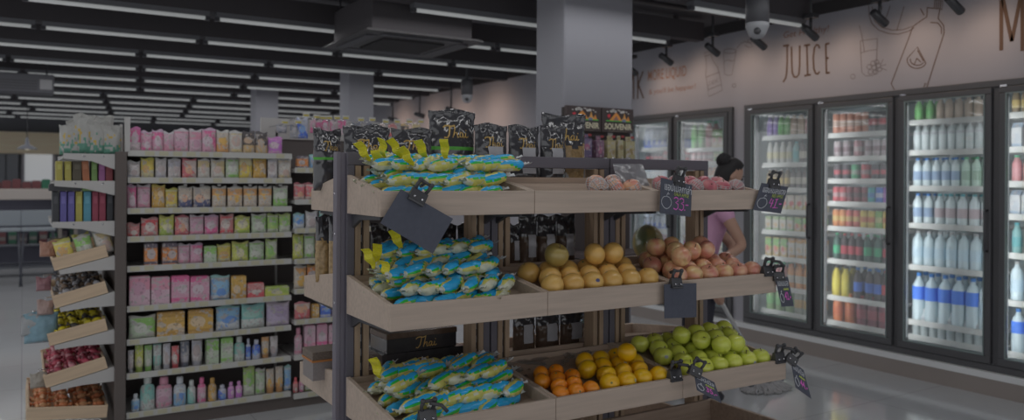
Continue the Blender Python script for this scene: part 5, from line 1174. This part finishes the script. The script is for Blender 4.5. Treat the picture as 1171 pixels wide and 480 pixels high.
# ------------------------------------------------------------------ end of the rack: books and slanted crates
EX1 = RX0-.062; EY0, EY1 = 4.985, 5.80
endc = thing('end_shelf', 'white bracketed end shelves on the left end of the cosmetics rack', 'shelf', (0, 0, 0))
def eshelf(z, x0, drop):
    s_ = MB(); s_.box(x0, EX1, EY0+.012, EY1-.012, z-.016, z); so = s_.build('shelf', shelfwhite, endc)
    for y in (EY0, EY1-.012):
        k = MB(); k.prism([(x0, z+.012), (x0, z-.018), (x0+.14, z-.03), (EX1, z-drop), (EX1, z+.012)], 1, y, y+.0115); k.build('side_bracket', shelfwhite, so)
        r = MB()
        for xx in (x0+.1, EX1-.06): r.tube([(xx, y-.002, z-.004), (xx, y, z-.004)], .005, 8)
        r.build('bolt', chrome, so)
ez = [onY(100, v, EY0).z for v in (178, 209, 255.5)]
xl = lambda u: onY(u, 250, EY0).x
eshelf(ez[0], xl(72), .075); eshelf(ez[1], xl(62), .07); eshelf(ez[2], xl(60), .075)
bkc = {'yellow': (118, 112, 60), 'brown': (62, 58, 50), 'orange': (118, 76, 56), 'green': (82, 104, 64), 'pink': (110, 72, 104), 'red': (100, 54, 58), 'black': (46, 47, 50), 'purple': (70, 66, 108), 'teal': (62, 102, 116), 'crimson': (102, 50, 62)}
def book(colr, u0, u1, v0, z, where, lean=0, i=0):
    x0, x1 = xl(u0), xl(u1); h = onY((u0+u1)/2, v0, EY0).z-z; w = (x1-x0)*.96
    o = thing('gift_box', '%s upright box on the end shelf, %s' % (colr, where), 'box', ((x0+x1)/2, EY0+.05, z+.0005+abs(math.sin(lean))*w*.5))
    o.rotation_euler = (0, lean, 0)
    m_ = mat('box_'+colr, bkc[colr], .5, .3, .08, 30)
    b = MB(); b.box(-w/2, w/2, 0, .16, 0, h); b.build('box_body', m_, o, bevel=.003)
    b = MB(); b.box(-w*.3, w*.3, -.0015, -.0003, h*.62, h*.85); b.build('spine_label', mat('spine_%s' % colr, tuple(min(128, c+14) for c in bkc[colr]), .5, .2), o)
for i, (c_, a, b2, lean) in enumerate((('yellow', 64, 72, 0), ('yellow', 74, 82, 0), ('brown', 83, 94, 0), ('orange', 95, 103.5, -.06), ('green', 105, 112, 0), ('pink', 113.5, 121, 0), ('red', 121.5, 130, 0))): book(c_, a, b2, 184, ez[1], '%s on the upper box shelf' % ORD[i], lean)
for i, (c_, a, b2) in enumerate((('black', 60, 68), ('purple', 69, 77), ('purple', 78, 86), ('yellow', 87, 95), ('teal', 96, 105), ('crimson', 106, 113.5), ('crimson', 114, 122), ('black', 123, 130.5))): book(c_, a, b2, 219, ez[2], '%s on the lower box shelf' % ORD[i])
b = MB(); b.box(0, xl(93)-xl(56), 0, .14, 0, .035); b.box(.004, xl(93)-xl(56)-.004, .004, .136, .035, .040, 0); o = b.build('flat_case', black, None, (xl(56), EY0+.03, onY(75, 219, EY0).z+.003), bevel=.003); tag(o, 'flat black case lying on top of the black and purple boxes', 'case')
b = MB(); b.box(0, xl(121)-xl(94), 0, .14, 0, .018); b.box(.004, xl(121)-xl(94)-.004, .004, .136, .018, .022, 0); o = b.build('flat_case', mat('box_green', bkc['green']), None, (xl(94), EY0+.03, onY(75, 219, EY0).z+.003), bevel=.003); tag(o, 'flat green case lying on top of the teal and crimson boxes', 'case')
# flower-like bags on the top shelf
for i in range(7):
    u = 78+i*8; o, P = pouch('herb_bag', .105, .17+.03*(i % 3), .07, lambda a, t, i=i: 0 if noise.noise(Vector((a*7+i*3, t*7, i))) > .55*(t-.28)*3 else (2 if .3 < t < .7 and noise.noise(Vector((a*9, t*9+i, 5))) > .28 else 1), [mat('herb_green', (62, 96, 84), .4, .4, .25, 90), mat('herb_bag_white', (112, 112, 110), .25, .5, .08, 40), mat('herb_flower', (126, 108, 56), .4, .3)], 60+i, .008)
    o.location = (xl(u)+.01, EY0+.06+.08*(i % 2), ez[0]+.004); o.rotation_euler = (0, 0, random.uniform(-.3, .3)); tag(o, 'white bag with green base on the top end shelf, %s from left' % ordn(i), 'bag', 'white and green bags on the top end shelf')
# slanted crates
def crate(i, vL, vR, uL, nm, flat=False):
    x0 = xl(uL); x1 = EX1-.004; zL = onY(uL, vL, EY0).z; zR = onY(131, vR, EY0).z; an = math.atan2(zR-zL, x1-x0); Lc = math.hypot(x1-x0, zR-zL)
    if not flat:
        sh = thing('slanted_shelf', 'white slanted bracket shelf under %s' % nm, 'shelf', (x0, EY0, zL)); 
        b = MB(); b.box(.02, Lc, .014, EY1-EY0-.02, -.03, -.016); s2 = b.build('shelf_plate', shelfwhite, sh); s2.rotation_euler = (0, -an, 0)
        for y in (0, EY1-EY0-.012): b = MB(); b.prism([(.02, -.016), (.02, -.04), (Lc*.5, -.06), (Lc, -.10-.0), (Lc, -.016)], 1, y, y+.0115); k = b.build('side_bracket', shelfwhite, sh); k.rotation_euler = (0, -an, 0)
    c = thing('wooden_crate', 'pale wooden crate holding %s' % nm, 'crate', (x0, EY0+.0, zL)); c.rotation_euler = (0, -an, 0)
    W = EY1-EY0-.05; H = .056
    for y in (0, W-.012): b = MB(); b.box(0, Lc-.03, y, y+.012, -.013, H); b.build('side_board', crate_w, c, bevel=.002)
    for x in (0, Lc-.042): b = MB(); b.box(x, x+.012, .0125, W-.0125, -.013, H if x else H*.8); b.build('end_board', crate_w, c, bevel=.002)
    b = MB()
    for k in range(5): q = (Lc-.06)/5; b.box(.014+k*q, .014+k*q+q*.85, .0125, W-.0125, -.012, -.004)
    b.build('slatted_base', crate_w, c)
    return Vector((x0, EY0, zL)), an, Lc, W
SWEETS = [((307, 289, 62), 'snack bags', [('yellow', 'sachet'), ('pgreen', 'sachet'), ('cream', 'sachet'), ('gold', 'sachet')]), ((350, 330, 63), 'dark wrapped sweets', [((58, 54, 54), 'sweet'), ((84, 70, 58), 'sweet'), ((112, 112, 116), 'sweet')]), ((393, 373, 57), 'yellow and black sweets', [((152, 134, 30), 'sweet'), ((48, 44, 42), 'sweet'), ((150, 136, 44), 'sweet')]), ((441, 416, 53), 'red wrapped sweets', [((132, 56, 70), 'sweet'), ((112, 48, 60), 'sweet'), ((140, 96, 102), 'sweet')]), ((478, 474, 31), 'orange wrapped snacks', [((152, 92, 62), 'sweet'), ((150, 108, 78), 'sweet')])]
SW = {}
def sweet(c_):
    if c_ in SW: return SW[c_]
    b = MB(); b.ball((0, 0, 0), .026, .018, .016, 10, 6); [b.tube([(sx*.022, 0, 0), (sx*.030, 0, 0), (sx*.042, 0, 0)], [.004, .005, .013], 8) for sx in (-1, 1)]; o = b.build('wrapped_sweet', mat('sweet_%d_%d_%d' % c_, c_, .25, .5, .2, 70)); o['category'] = 'sweet'
    SW[c_] = Stock(o); return SW[c_]
for ci, ((vL, vR, uL), nm, kinds) in enumerate(SWEETS):
    P0, an, Lc, W = crate(ci, vL, vR, uL, nm, ci == 4)
    ux = Vector((math.cos(an), 0, math.sin(an))); uz = Vector((-math.sin(an), 0, math.cos(an))); cnt = 0
    if kinds[0][1] == 'sweet':
        for l in range(2):
            for j in range(10):
                for i in range(4):
                    x = .055+i*(Lc-.13)/3.0+(.02 if l % 2 else 0); y = .045+j*.072+(.02 if l % 2 else 0)
                    if x > Lc-.07: x = Lc-.07
                    p = P0+ux*x+Vector((0, y, 0))+uz*(.018+l*.032+(.012 if j > 1 else 0))
                    sweet(kinds[(i+j+l+ci) % len(kinds)][0]).put(p, (random.uniform(-.4, .4), -an+random.uniform(-.15, .15), random.uniform(0, 3.1)), 'small wrapped sweet in the crate of %s' % nm, 'sweets in the crate of %s' % nm); cnt += 1
    else:
        for i in range(6):
            colr = kinds[i % 4][0]; p = P0+ux*(.07+(i % 3)*.10)+Vector((0, .05+.09*(i//3), 0))+uz*(.004)
            packet('sachet', .085, .135, .05, PC[colr], i % 3, 3+i).put(p, (0, -an, random.uniform(-.3, .3)), '%s snack bag standing in the uppermost slanted crate, %s' % (CN[colr], ordn(i)))
# goods hung on the crate ends
for i, (u, v, colr, s_, nm) in enumerate(((47, 375, (84, 106, 116), .10, 'pale blue net bag hung beside the crates'), (38, 372, (104, 106, 108), .07, 'clear bag hung left of the blue net bag'), (52, 352, (112, 96, 92), .05, 'small striped bag hung beside the second crate'), (50, 325, (96, 70, 74), .045, 'small dull red bag hung beside the top crates'), (55, 285, (112, 84, 72), .05, 'small orange and green bag hung at the uppermost crate'), (44, 435, (108, 104, 98), .05, 'small white bag beside the fourth crate'))):
    p = onY(u, v, EY0+.1); q, P = pouch('hanging_bag', s_*1.6, s_*1.7, s_, lambda a, t: 0, [mat('hangbag_%d' % i, colr, .3, .4, .2, 40)], 80+i, .008); q.location = (p.x, EY0+.1, p.z-s_*.8); tag(q, nm, 'bag')
    t = MB(); t.tube([(0, 0, s_*1.65), (.0, .02, s_*1.9), (xl(60)-p.x+.06, .04, s_*1.9)], .003, 6); t.build('hanger', chrome, q)
# ------------------------------------------------------------------ souvenir rack in front of the big column
SYY = 4.24
sp = lambda u, v, y=SYY: onY(u, v, y)
sr = thing('souvenir_rack', 'dark souvenir rack with lettered header in front of the big white column', 'display rack', (0, 0, 0))
bd = mat('souvenir_board', (56, 50, 50), .6, .2)
a, b2, c2 = sp(648, 120), sp(724.5, 124), sp(724.5, 151.5)
zt, zbm = a.z, (sp(648, 150).z+c2.z)/2
for nm, x0, x1 in (('l', a.x, (sp(688, 130)).x-.004), ('r', sp(688, 130).x+.004, b2.x)):
    h = MB(); h.box(x0, x1, SYY, SYY+.03, zbm, zt); ho = h.build('header_board', bd, sr, bevel=.003)
    f = Face((x0, SYY, zbm), (x1, SYY, zbm), (x1, SYY, zt), (x0, SYY, zt), (0, -1, 0))
    q = MB(); f.text(q, 'SOUVENIR', .08, .94, .12, .37, .0015, 0, .03); q.build('souvenir_lettering', mat('souvenir_cream', (150, 146, 128), .6, .1), ho)
    q = MB(); [f.stroke(q, [(.2+.06*k, .055), (.235+.06*k, .055)], .006, .0015) for k in range(10)]; q.build('small_print', mat('souvenir_small', (84, 80, 74), .6, .1), ho)
    q = MB()
    def poly(pts, mi): q.add([f.p(x, y, .0015+.0004*mi) for x, y in pts], [tuple(range(len(pts)))], mi)
    poly([(.12, .45), (.92, .45), (.92, .49), (.12, .49)], 0)
    poly([(.22, .49), (.36, .72), (.44, .84), (.52, .72), (.62, .49)], 1); poly([(.58, .49), (.66, .62), (.70, .82), (.74, .62), (.80, .49)], 2); poly([(.76, .49), (.82, .70), (.88, .49)], 1)
    poly([(.34, .49), (.44, .68), (.52, .49)], 3); poly([(.62, .45), (.74, .45), (.74, .53), (.68, .57), (.62, .53)], 4); poly([(.15, .70), (.20, .74), (.26, .72), (.24, .62), (.19, .58)], 5)
    for cx, cyy, r in ((.28, .86, .05), (.34, .89, .06), (.40, .86, .05), (.60, .84, .045), (.66, .86, .05)): q.add([f.p(cx+r*math.cos(t*PI/6), cyy+r*1.1*math.sin(t*PI/6), .003) for t in range(12)], [tuple(range(12))], 6)
    for x, y in ((.48, .92), (.52, .90), (.74, .86), (.80, .80), (.14, .84)): f.stroke(q, [(x, y), (x+.05, y)], .006, .002, 6)
    q.build('printed_picture', [mat('pic_green', (66, 136, 64), .6, .1), mat('pic_orange', (158, 106, 60), .6, .1), mat('pic_amber', (154, 116, 70), .6, .1), mat('pic_pink', (108, 84, 80), .6, .1), mat('pic_blue', (84, 98, 116), .6, .1), mat('pic_red', (146, 54, 62), .6, .1), mat('pic_white', (146, 144, 142), .6, .1)], ho)
h = MB(); h.box(a.x, b2.x, SYY+.035, SYY+.06, .1, zt-.01); h.build('peg_panel', mat('peg_panel', (50, 46, 46), .6, .2), sr)
h = MB(); h.box(a.x-.02, b2.x+.02, SYY-.3, SYY+.1, 0, .1); h.box(a.x, b2.x, SYY-.28, SYY+.034, .95, .98); h.build('base', bd, sr, bevel=.004)
h = MB()
for k in range(6):
    for j in range(22): x = a.x+.02+j*(b2.x-a.x-.04)/21; z = zbm-.03-k*.022; h.tube([(x, SYY+.0335, z), (x, SYY+.035, z)], .003, 6)
h.build('peg_hole', black, sr)
for i, (u0, u1, v0, v1, c_, nm) in enumerate(((668, 677, 158, 180, (70, 64, 84), 'dark patterned'), (682, 691, 160, 180, (78, 60, 74), 'dark pink patterned'), (695, 704, 160, 181, (112, 106, 80), 'beige'), (707, 713, 160, 181, (116, 110, 86), 'narrow beige'), (716, 726, 161, 182, (114, 108, 84), 'pale beige'))):
    p0, p1 = sp(u0, v0, SYY-.06), sp(u1, v1, SYY-.06); w = p1.x-p0.x; hh = p0.z-p1.z
    o = thing('souvenir_box', '%s souvenir box hanging on the rack, %s from the left' % (nm, ordn(i)), 'box', ((p0.x+p1.x)/2, SYY-.06, p1.z))
    m_ = pack_mat(c_, tuple(min(126, x+14) for x in c_), (118, 74, 92) if i < 2 else (104, 92, 66), i, 1+i % 2)
    q = MB(); q.box(-w/2, w/2, 0, .05, 0, hh); q.build('carton', m_, o, bevel=.002)
    q = MB(); q.box(-w*.3, w*.3, .024, .026, hh, hh+.03); q.build('hang_tab', m_, o)
    q = MB(); q.tube([(0, .094, hh+.02), (0, -.01, hh+.02), (0, -.015, hh+.03)], .003, 6); q.build('peg_hook', chrome, o)
    q = MB(); q.box(-.012, .012, -.02, -.016, hh+.015, hh+.03); q.build('price_tag', mat('tag_red', (112, 52, 54), .5, .2), o)
q = MB(); p0 = sp(701, 155, SYY); q.box(-.02, .02, -.006, .0, -.03, .02); q.box(-.012, .012, -.008, -.006, -.02, -.004, 1); o = q.build('shelf_ticket', [railm, mat('tag_yellow', (128, 118, 50))], None, (p0.x, SYY+.034, p0.z)); tag(o, 'small yellow and white ticket on the souvenir rack panel', 'ticket')
# ------------------------------------------------------------------ the woman with the mop
PD = 5.36
Hc = atD(834, 200, PD); fx = (R0*.97+FWD*.24).normalized(); sx_ = Vector((0, 0, 1)).cross(fx)  # sx_: her left
O = Vector((Hc.x, Hc.y, 0)); 
def W_(f, s, z): return Vector((f, s, z))
def skin_mesh(verts, edges, radii, root, sub=2):
    me = bpy.data.meshes.new('figure'); me.from_pydata([tuple(v) for v in verts], edges, []); ob = bpy.data.objects.new('figure', me); COL.objects.link(ob)
    md = ob.modifiers.new('skin', 'SKIN'); md.use_smooth_shade = True
    sv = me.skin_vertices[0].data
    for i, r in enumerate(radii): sv[i].radius = (r, r) if not isinstance(r, tuple) else r; sv[i].use_root = (i == root)
    ms = ob.modifiers.new('sub', 'SUBSURF'); ms.levels = sub; ms.render_levels = sub
    dg = bpy.context.evaluated_depsgraph_get(); dg.update(); out = bpy.data.meshes.new_from_object(ob.evaluated_get(dg))
    vs = [v.co.copy() for v in out.vertices]; fs = [tuple(p.vertices) for p in out.polygons]
    bpy.data.objects.remove(ob); bpy.data.meshes.remove(out); return vs, fs
def remesh(name, parts, m_, voxel, parent=None):
    b = MB()
    for vs, fs in parts: b.add(vs, fs, 0, True)
    ob = b.build('figure', m_); md = ob.modifiers.new('re', 'REMESH'); md.mode = 'VOXEL'; md.voxel_size = voxel; md.use_smooth_shade = True
    sm = ob.modifiers.new('smooth', 'SMOOTH'); sm.iterations = 3; sm.factor = .5
    dg = bpy.context.evaluated_depsgraph_get(); dg.update(); out = bpy.data.meshes.new_from_object(ob.evaluated_get(dg)); out.materials.clear(); out.materials.append(m_)
    for p in out.polygons: p.use_smooth = True
    bpy.data.objects.remove(ob); o = bpy.data.objects.new(name, out); COL.objects.link(o)
    if parent: o.parent = parent
    return o
hz = Hc.z
# joints: forward, left, up
V = []; E = []; Rr = []; ID = {}
def J(n, p, r, par=None):
    ID[n] = len(V); V.append(Vector(p)); Rr.append(r)
    if par: E.append((ID[par], ID[n]))
J('pelvis', (-.22, 0, .88), .115); J('belly', (-.215, 0, .98), .105, 'pelvis'); J('chest', (-.175, 0, 1.14), (.10, .125), 'belly'); J('upper', (-.125, 0, 1.26), .085, 'chest'); J('neck', (-.075, 0, 1.345), .050, 'upper'); J('nape', (-.035, 0, 1.41), .048, 'neck')
# the mop pole line, in her own axes
def loc(p): q = p-O; return Vector((q.dot(fx), q.dot(sx_), q.z))
mop_head = onZ(876, 437, .05); pole_mid = atD(821, 338, 5.06); pdir = (pole_mid-mop_head).normalized()
grip1 = mop_head+pdir*((.90-mop_head.z)/pdir.z); grip2 = mop_head+pdir*((.70-mop_head.z)/pdir.z)
g1, g2 = loc(grip1), loc(grip2); pl_ = Vector((pdir.dot(fx), pdir.dot(sx_), pdir.z))
for sd, S_, g in ((-1, 'R', g1), (1, 'L', g2)):
    J('sh'+S_, (-.12, sd*.135, 1.27), .056, 'upper'); 
    el = Vector((-.035, -.25, 1.03)) if sd < 0 else Vector((.075, .07, 1.0)); 
    wr = g+(el-g).normalized()*.075
    J('ua'+S_, Vector((-.12, sd*.165, 1.24)), .048, 'sh'+S_); J('el'+S_, el, .036, 'ua'+S_); J('wr'+S_, wr, .024, 'el'+S_)
    d = (g-wr).normalized(); side = pl_.cross(d).normalized(); palm = g-d*.028+side*.012
    J('pa'+S_, palm, (.026, .020), 'wr'+S_)
    for k in range(4):
        o_ = pl_*((k-1.5)*-.019); ln = (1.0, 1.08, 1.0, .82)[k]
        k0 = palm+o_+d*.020; k1 = g+o_+d*.030*ln+side*.016; k2 = g+o_+d*.026*ln-side*.022; k3 = g+o_-d*.004-side*.026
        J('f%d0%s' % (k, S_), k0, .0095, 'pa'+S_); J('f%d1%s' % (k, S_), k1, .0090, 'f%d0%s' % (k, S_)); J('f%d2%s' % (k, S_), k2, .0085, 'f%d1%s' % (k, S_)); J('f%d3%s' % (k, S_), k3, .0075, 'f%d2%s' % (k, S_))
    J('t0'+S_, palm+pl_*.026-side*.006, .0105, 'pa'+S_); J('t1'+S_, g+pl_*.040-side*.020-d*.006, .0095, 't0'+S_); J('t2'+S_, g+pl_*.036-side*.028+d*.018, .008, 't1'+S_)
for sd, S_ in ((-1, 'R'), (1, 'L')):
    kf = -.25 if sd < 0 else -.22
    J('hip'+S_, (-.22, sd*.085, .84), .088, 'pelvis'); J('kn'+S_, (kf, sd*.09, .47), .056, 'hip'+S_); J('ca'+S_, (kf-.02, sd*.09, .34), .050, 'kn'+S_); J('an'+S_, (kf-.045, sd*.09, .085), .034, 'ca'+S_); J('he'+S_, (kf-.04, sd*.09, .042), .034, 'an'+S_); J('to'+S_, (kf+.12, sd*.10, .030), .026, 'he'+S_)
body_geo = skin_mesh(V, E, Rr, 0, 2)
# head: an egg with jaw, nose, ears; tilted down and forward
hb = MB(); n1, n2 = 20, 24
def headpt(a, t):
    z = math.cos(t); s_ = math.sin(t); x = s_*math.cos(a); y = s_*math.sin(a); f = max(0, x)
    X = x*.090; Y = y*.072*(1-.18*max(0, -z)); Z = z*.112
    if z < -.1: X += .016*f*(-z)
    if f > .6 and -.45 < z < .25: X += .020*max(0, 1-abs(y)/.18)*max(0, 1-abs(z+.16)/.22)
    if f > .5 and .0 < z < .3: X -= .006*max(0, 1-abs(abs(y)-.36)/.2)
    if f > .5 and -.62 < z < -.45: X += .004*max(0, 1-abs(y)/.3)
    return Vector((X, Y, Z))
hv = [headpt(2*PI*j/n2, max(.02, min(PI-.02, PI*i/n1))) for i in range(n1+1) for j in range(n2)]
hf = [(i*n2+j, (i+1)*n2+j, (i+1)*n2+(j+1) % n2, i*n2+(j+1) % n2) for i in range(n1) for j in range(n2)]+[tuple(range(n2)), tuple(range(n1*n2, (n1+1)*n2))[::-1]]
hb.add(hv, hf, 0, True)
for sd in (-1, 1): hb.ball((-.008, sd*.073, -.012), .017, .009, .028, 10, 8)
HM = Matrix.Translation((0, 0, hz)) @ Matrix.Rotation(math.radians(32), 4, 'Y'); hb.xf(0, HM)
skinm = mat('skin_tone', (116, 92, 80), .5, .3, .04, 12)
person = remesh('person', [body_geo, (hb.v, hb.f)], skinm, .0062)
PM = Matrix((fx, sx_, Vector((0, 0, 1)))).transposed().to_4x4(); PM.translation = O; person.matrix_world = PM
tag(person, 'woman with black hair in a bun and pink shirt, stooping over a mop', 'person')
for sd in (-1, 1):
    e = MB(); e.ball(HM @ Vector((.079, sd*.030, .014)), .011); e.build('eye', mat('eye_dark', (48, 44, 44), .2, .5), person)
    e = MB(); e.tube([HM @ Vector((.084, sd*.016, .036)), HM @ Vector((.083, sd*.032, .040)), HM @ Vector((.074, sd*.048, .034))], .0035, 6); e.build('eyebrow', mat('hair_black', (27, 26, 27), .5, .25), person)
e = MB(); e.tube([HM @ Vector((.093, -.022, -.062)), HM @ Vector((.101, 0, -.060)), HM @ Vector((.093, .022, -.062))], .0045, 8); e.build('lips', mat('lips', (98, 62, 60), .5, .3), person)
hairm = mat('hair_black', (26, 26, 27), .5, .3)
hh = MB(); st = hh.mark()
hv2 = []
for i in range(n1+1):
    for j in range(n2):
        a = 2*PI*j/n2; t = max(.02, min(PI-.02, PI*i/n1)); p = headpt(a, t); k = 1.12+.012*math.sin(a*14)
        z = math.cos(t); fr_ = math.cos(a)*math.sin(t)
        # hair covers the crown and the back; it tucks inside the head at the face
        if z < .36-.95*max(-.5, -fr_) and fr_ > -.16-.25*z: k = .93
        if z < -.78: k = .90
        hv2.append(p*k)
hh.add(hv2, hf, 0, True); hh.ball((-.088, 0, .062), .048, .050, .046, 16, 10)
hh.tube([(-.05+.0*i, .0, .05) for i in (0, 1)], .02, 8)
for k in range(5): hh.tube([Vector((-.088, 0, .062))+Vector((.046*math.cos(t)*math.cos(k*.6), .05*math.cos(t)*math.sin(k*.6), .047*math.sin(t))) for t in [2*PI*q/14 for q in range(14)]], .006, 6, closed=True)
hh.xf(st, HM); hh.build('hair', hairm, person)
b = MB(); b.tube([HM @ (Vector((-.062, 0, .050))+Vector((.018*math.cos(t)*.4, .036*math.cos(t), .036*math.sin(t)))) for t in [2*PI*q/14 for q in range(14)]], .007, 8, closed=True); b.build('hair_tie', mat('hair_tie_pink', (112, 66, 88), .6, .2), person)
# clothing follows the body
def cloth(name, joints, extra, m_, voxel=.010):
    vv = []; ee = []; rr = []; ix = {}
    for n, add_ in joints:
        ix[n] = len(vv); vv.append(V[ID[n]] if not isinstance(add_, tuple) else V[ID[n]].lerp(V[ID[add_[1]]], add_[2])); r = Rr[ID[n]]; ad = add_[0] if isinstance(add_, tuple) else add_
        rr.append(tuple(q+ad for q in r) if isinstance(r, tuple) else r+ad)
    for a_, b_ in extra: ee.append((ix[a_], ix[b_]))
    return remesh(name, [skin_mesh(vv, ee, rr, 0, 2)], m_, voxel, person)
cloth('shirt', [('pelvis', .018), ('belly', .02), ('chest', .018), ('upper', .026), ('neck', (.012, 'upper', .35)), ('shR', .013), ('uaR', .012), ('elR', (.016, 'uaR', .68)), ('shL', .013), ('uaL', .012), ('elL', (.016, 'uaL', .68))],
 [('pelvis', 'belly'), ('belly', 'chest'), ('chest', 'upper'), ('upper', 'neck'), ('upper', 'shR'), ('shR', 'uaR'), ('uaR', 'elR'), ('upper', 'shL'), ('shL', 'uaL'), ('uaL', 'elL')], mat('shirt_pink', (132, 102, 122), .8, .1, .06, 30))
cloth('trousers', [('pelvis', .012), ('hipR', .014), ('knR', .018), ('caR', .020), ('anR', .022), ('hipL', .014), ('knL', .018), ('caL', .020), ('anL', .022)], [('pelvis', 'hipR'), ('hipR', 'knR'), ('knR', 'caR'), ('caR', 'anR'), ('pelvis', 'hipL'), ('hipL', 'knL'), ('knL', 'caL'), ('caL', 'anL')], mat('trousers_dark', (42, 42, 48), .8, .1))
for S_ in 'RL':
    b = MB(); p, q = V[ID['he'+S_]], V[ID['to'+S_]]; st = b.mark()
    b.tube([p+Vector((-.035, 0, .004)), p+Vector((0, 0, .006)), (p+q)/2+Vector((0, 0, .004)), q+Vector((.015, 0, -.0)), q+Vector((.035, 0, -.006))], [.030, .043, .041, .034, .018], 14)
    for i in range(st, len(b.v)): b.v[i].z = max(b.v[i].z, .002)
    b.build('shoe', mat('shoe_dark', (40, 40, 44), .5, .3), person)
# mop
mop = thing('mop', 'mop with long white pole and grey strand head on the floor', 'mop', (mop_head.x, mop_head.y, 0))
top = mop_head+pdir*((1.12-mop_head.z)/pdir.z); org = Vector((mop_head.x, mop_head.y, 0))
b = MB(); b.tube([mop_head-org+pdir*.05, top-org], .0145, 12); b.build('pole', mat('mop_pole', (124, 124, 124), .35, .4), mop)
b = MB(); b.tube([mop_head-org+pdir*.0, mop_head-org+pdir*.09], [.035, .018], 12); st = b.mark(); b.box(-.16, .16, -.02, .02, -.012, .02); b.xf(st, Matrix.Translation(mop_head-org)); b.build('head_clamp', mat('mop_clamp', (72, 74, 78), .5, .3), mop)
b = MB(); rm = random.Random(3)
for i in range(90):
    a = 2*PI*i/90+rm.uniform(-.03, .03); r1 = rm.uniform(.12, .18); x0 = .11*math.cos(a); P1 = []
    for t in (0, .25, .5, .75, 1): rr_ = r1*t; P1.append(Vector((x0+math.cos(a)*rr_*.6+rm.uniform(-.008, .008), math.sin(a)*rr_*.8+rm.uniform(-.008, .008), max(.008, .055*(1-t*1.25)+.010))))
    b.tube(P1, [.008, .009, .009, .008, .006], 6)
b.build('strands', mat('mop_strands', (112, 111, 112), .9, .1, .25, 60), mop)
for s_ in STOCKS:
    if not s_.used:
        for ch in list(s_.o.children_recursive): bpy.data.objects.remove(ch)
        bpy.data.objects.remove(s_.o)
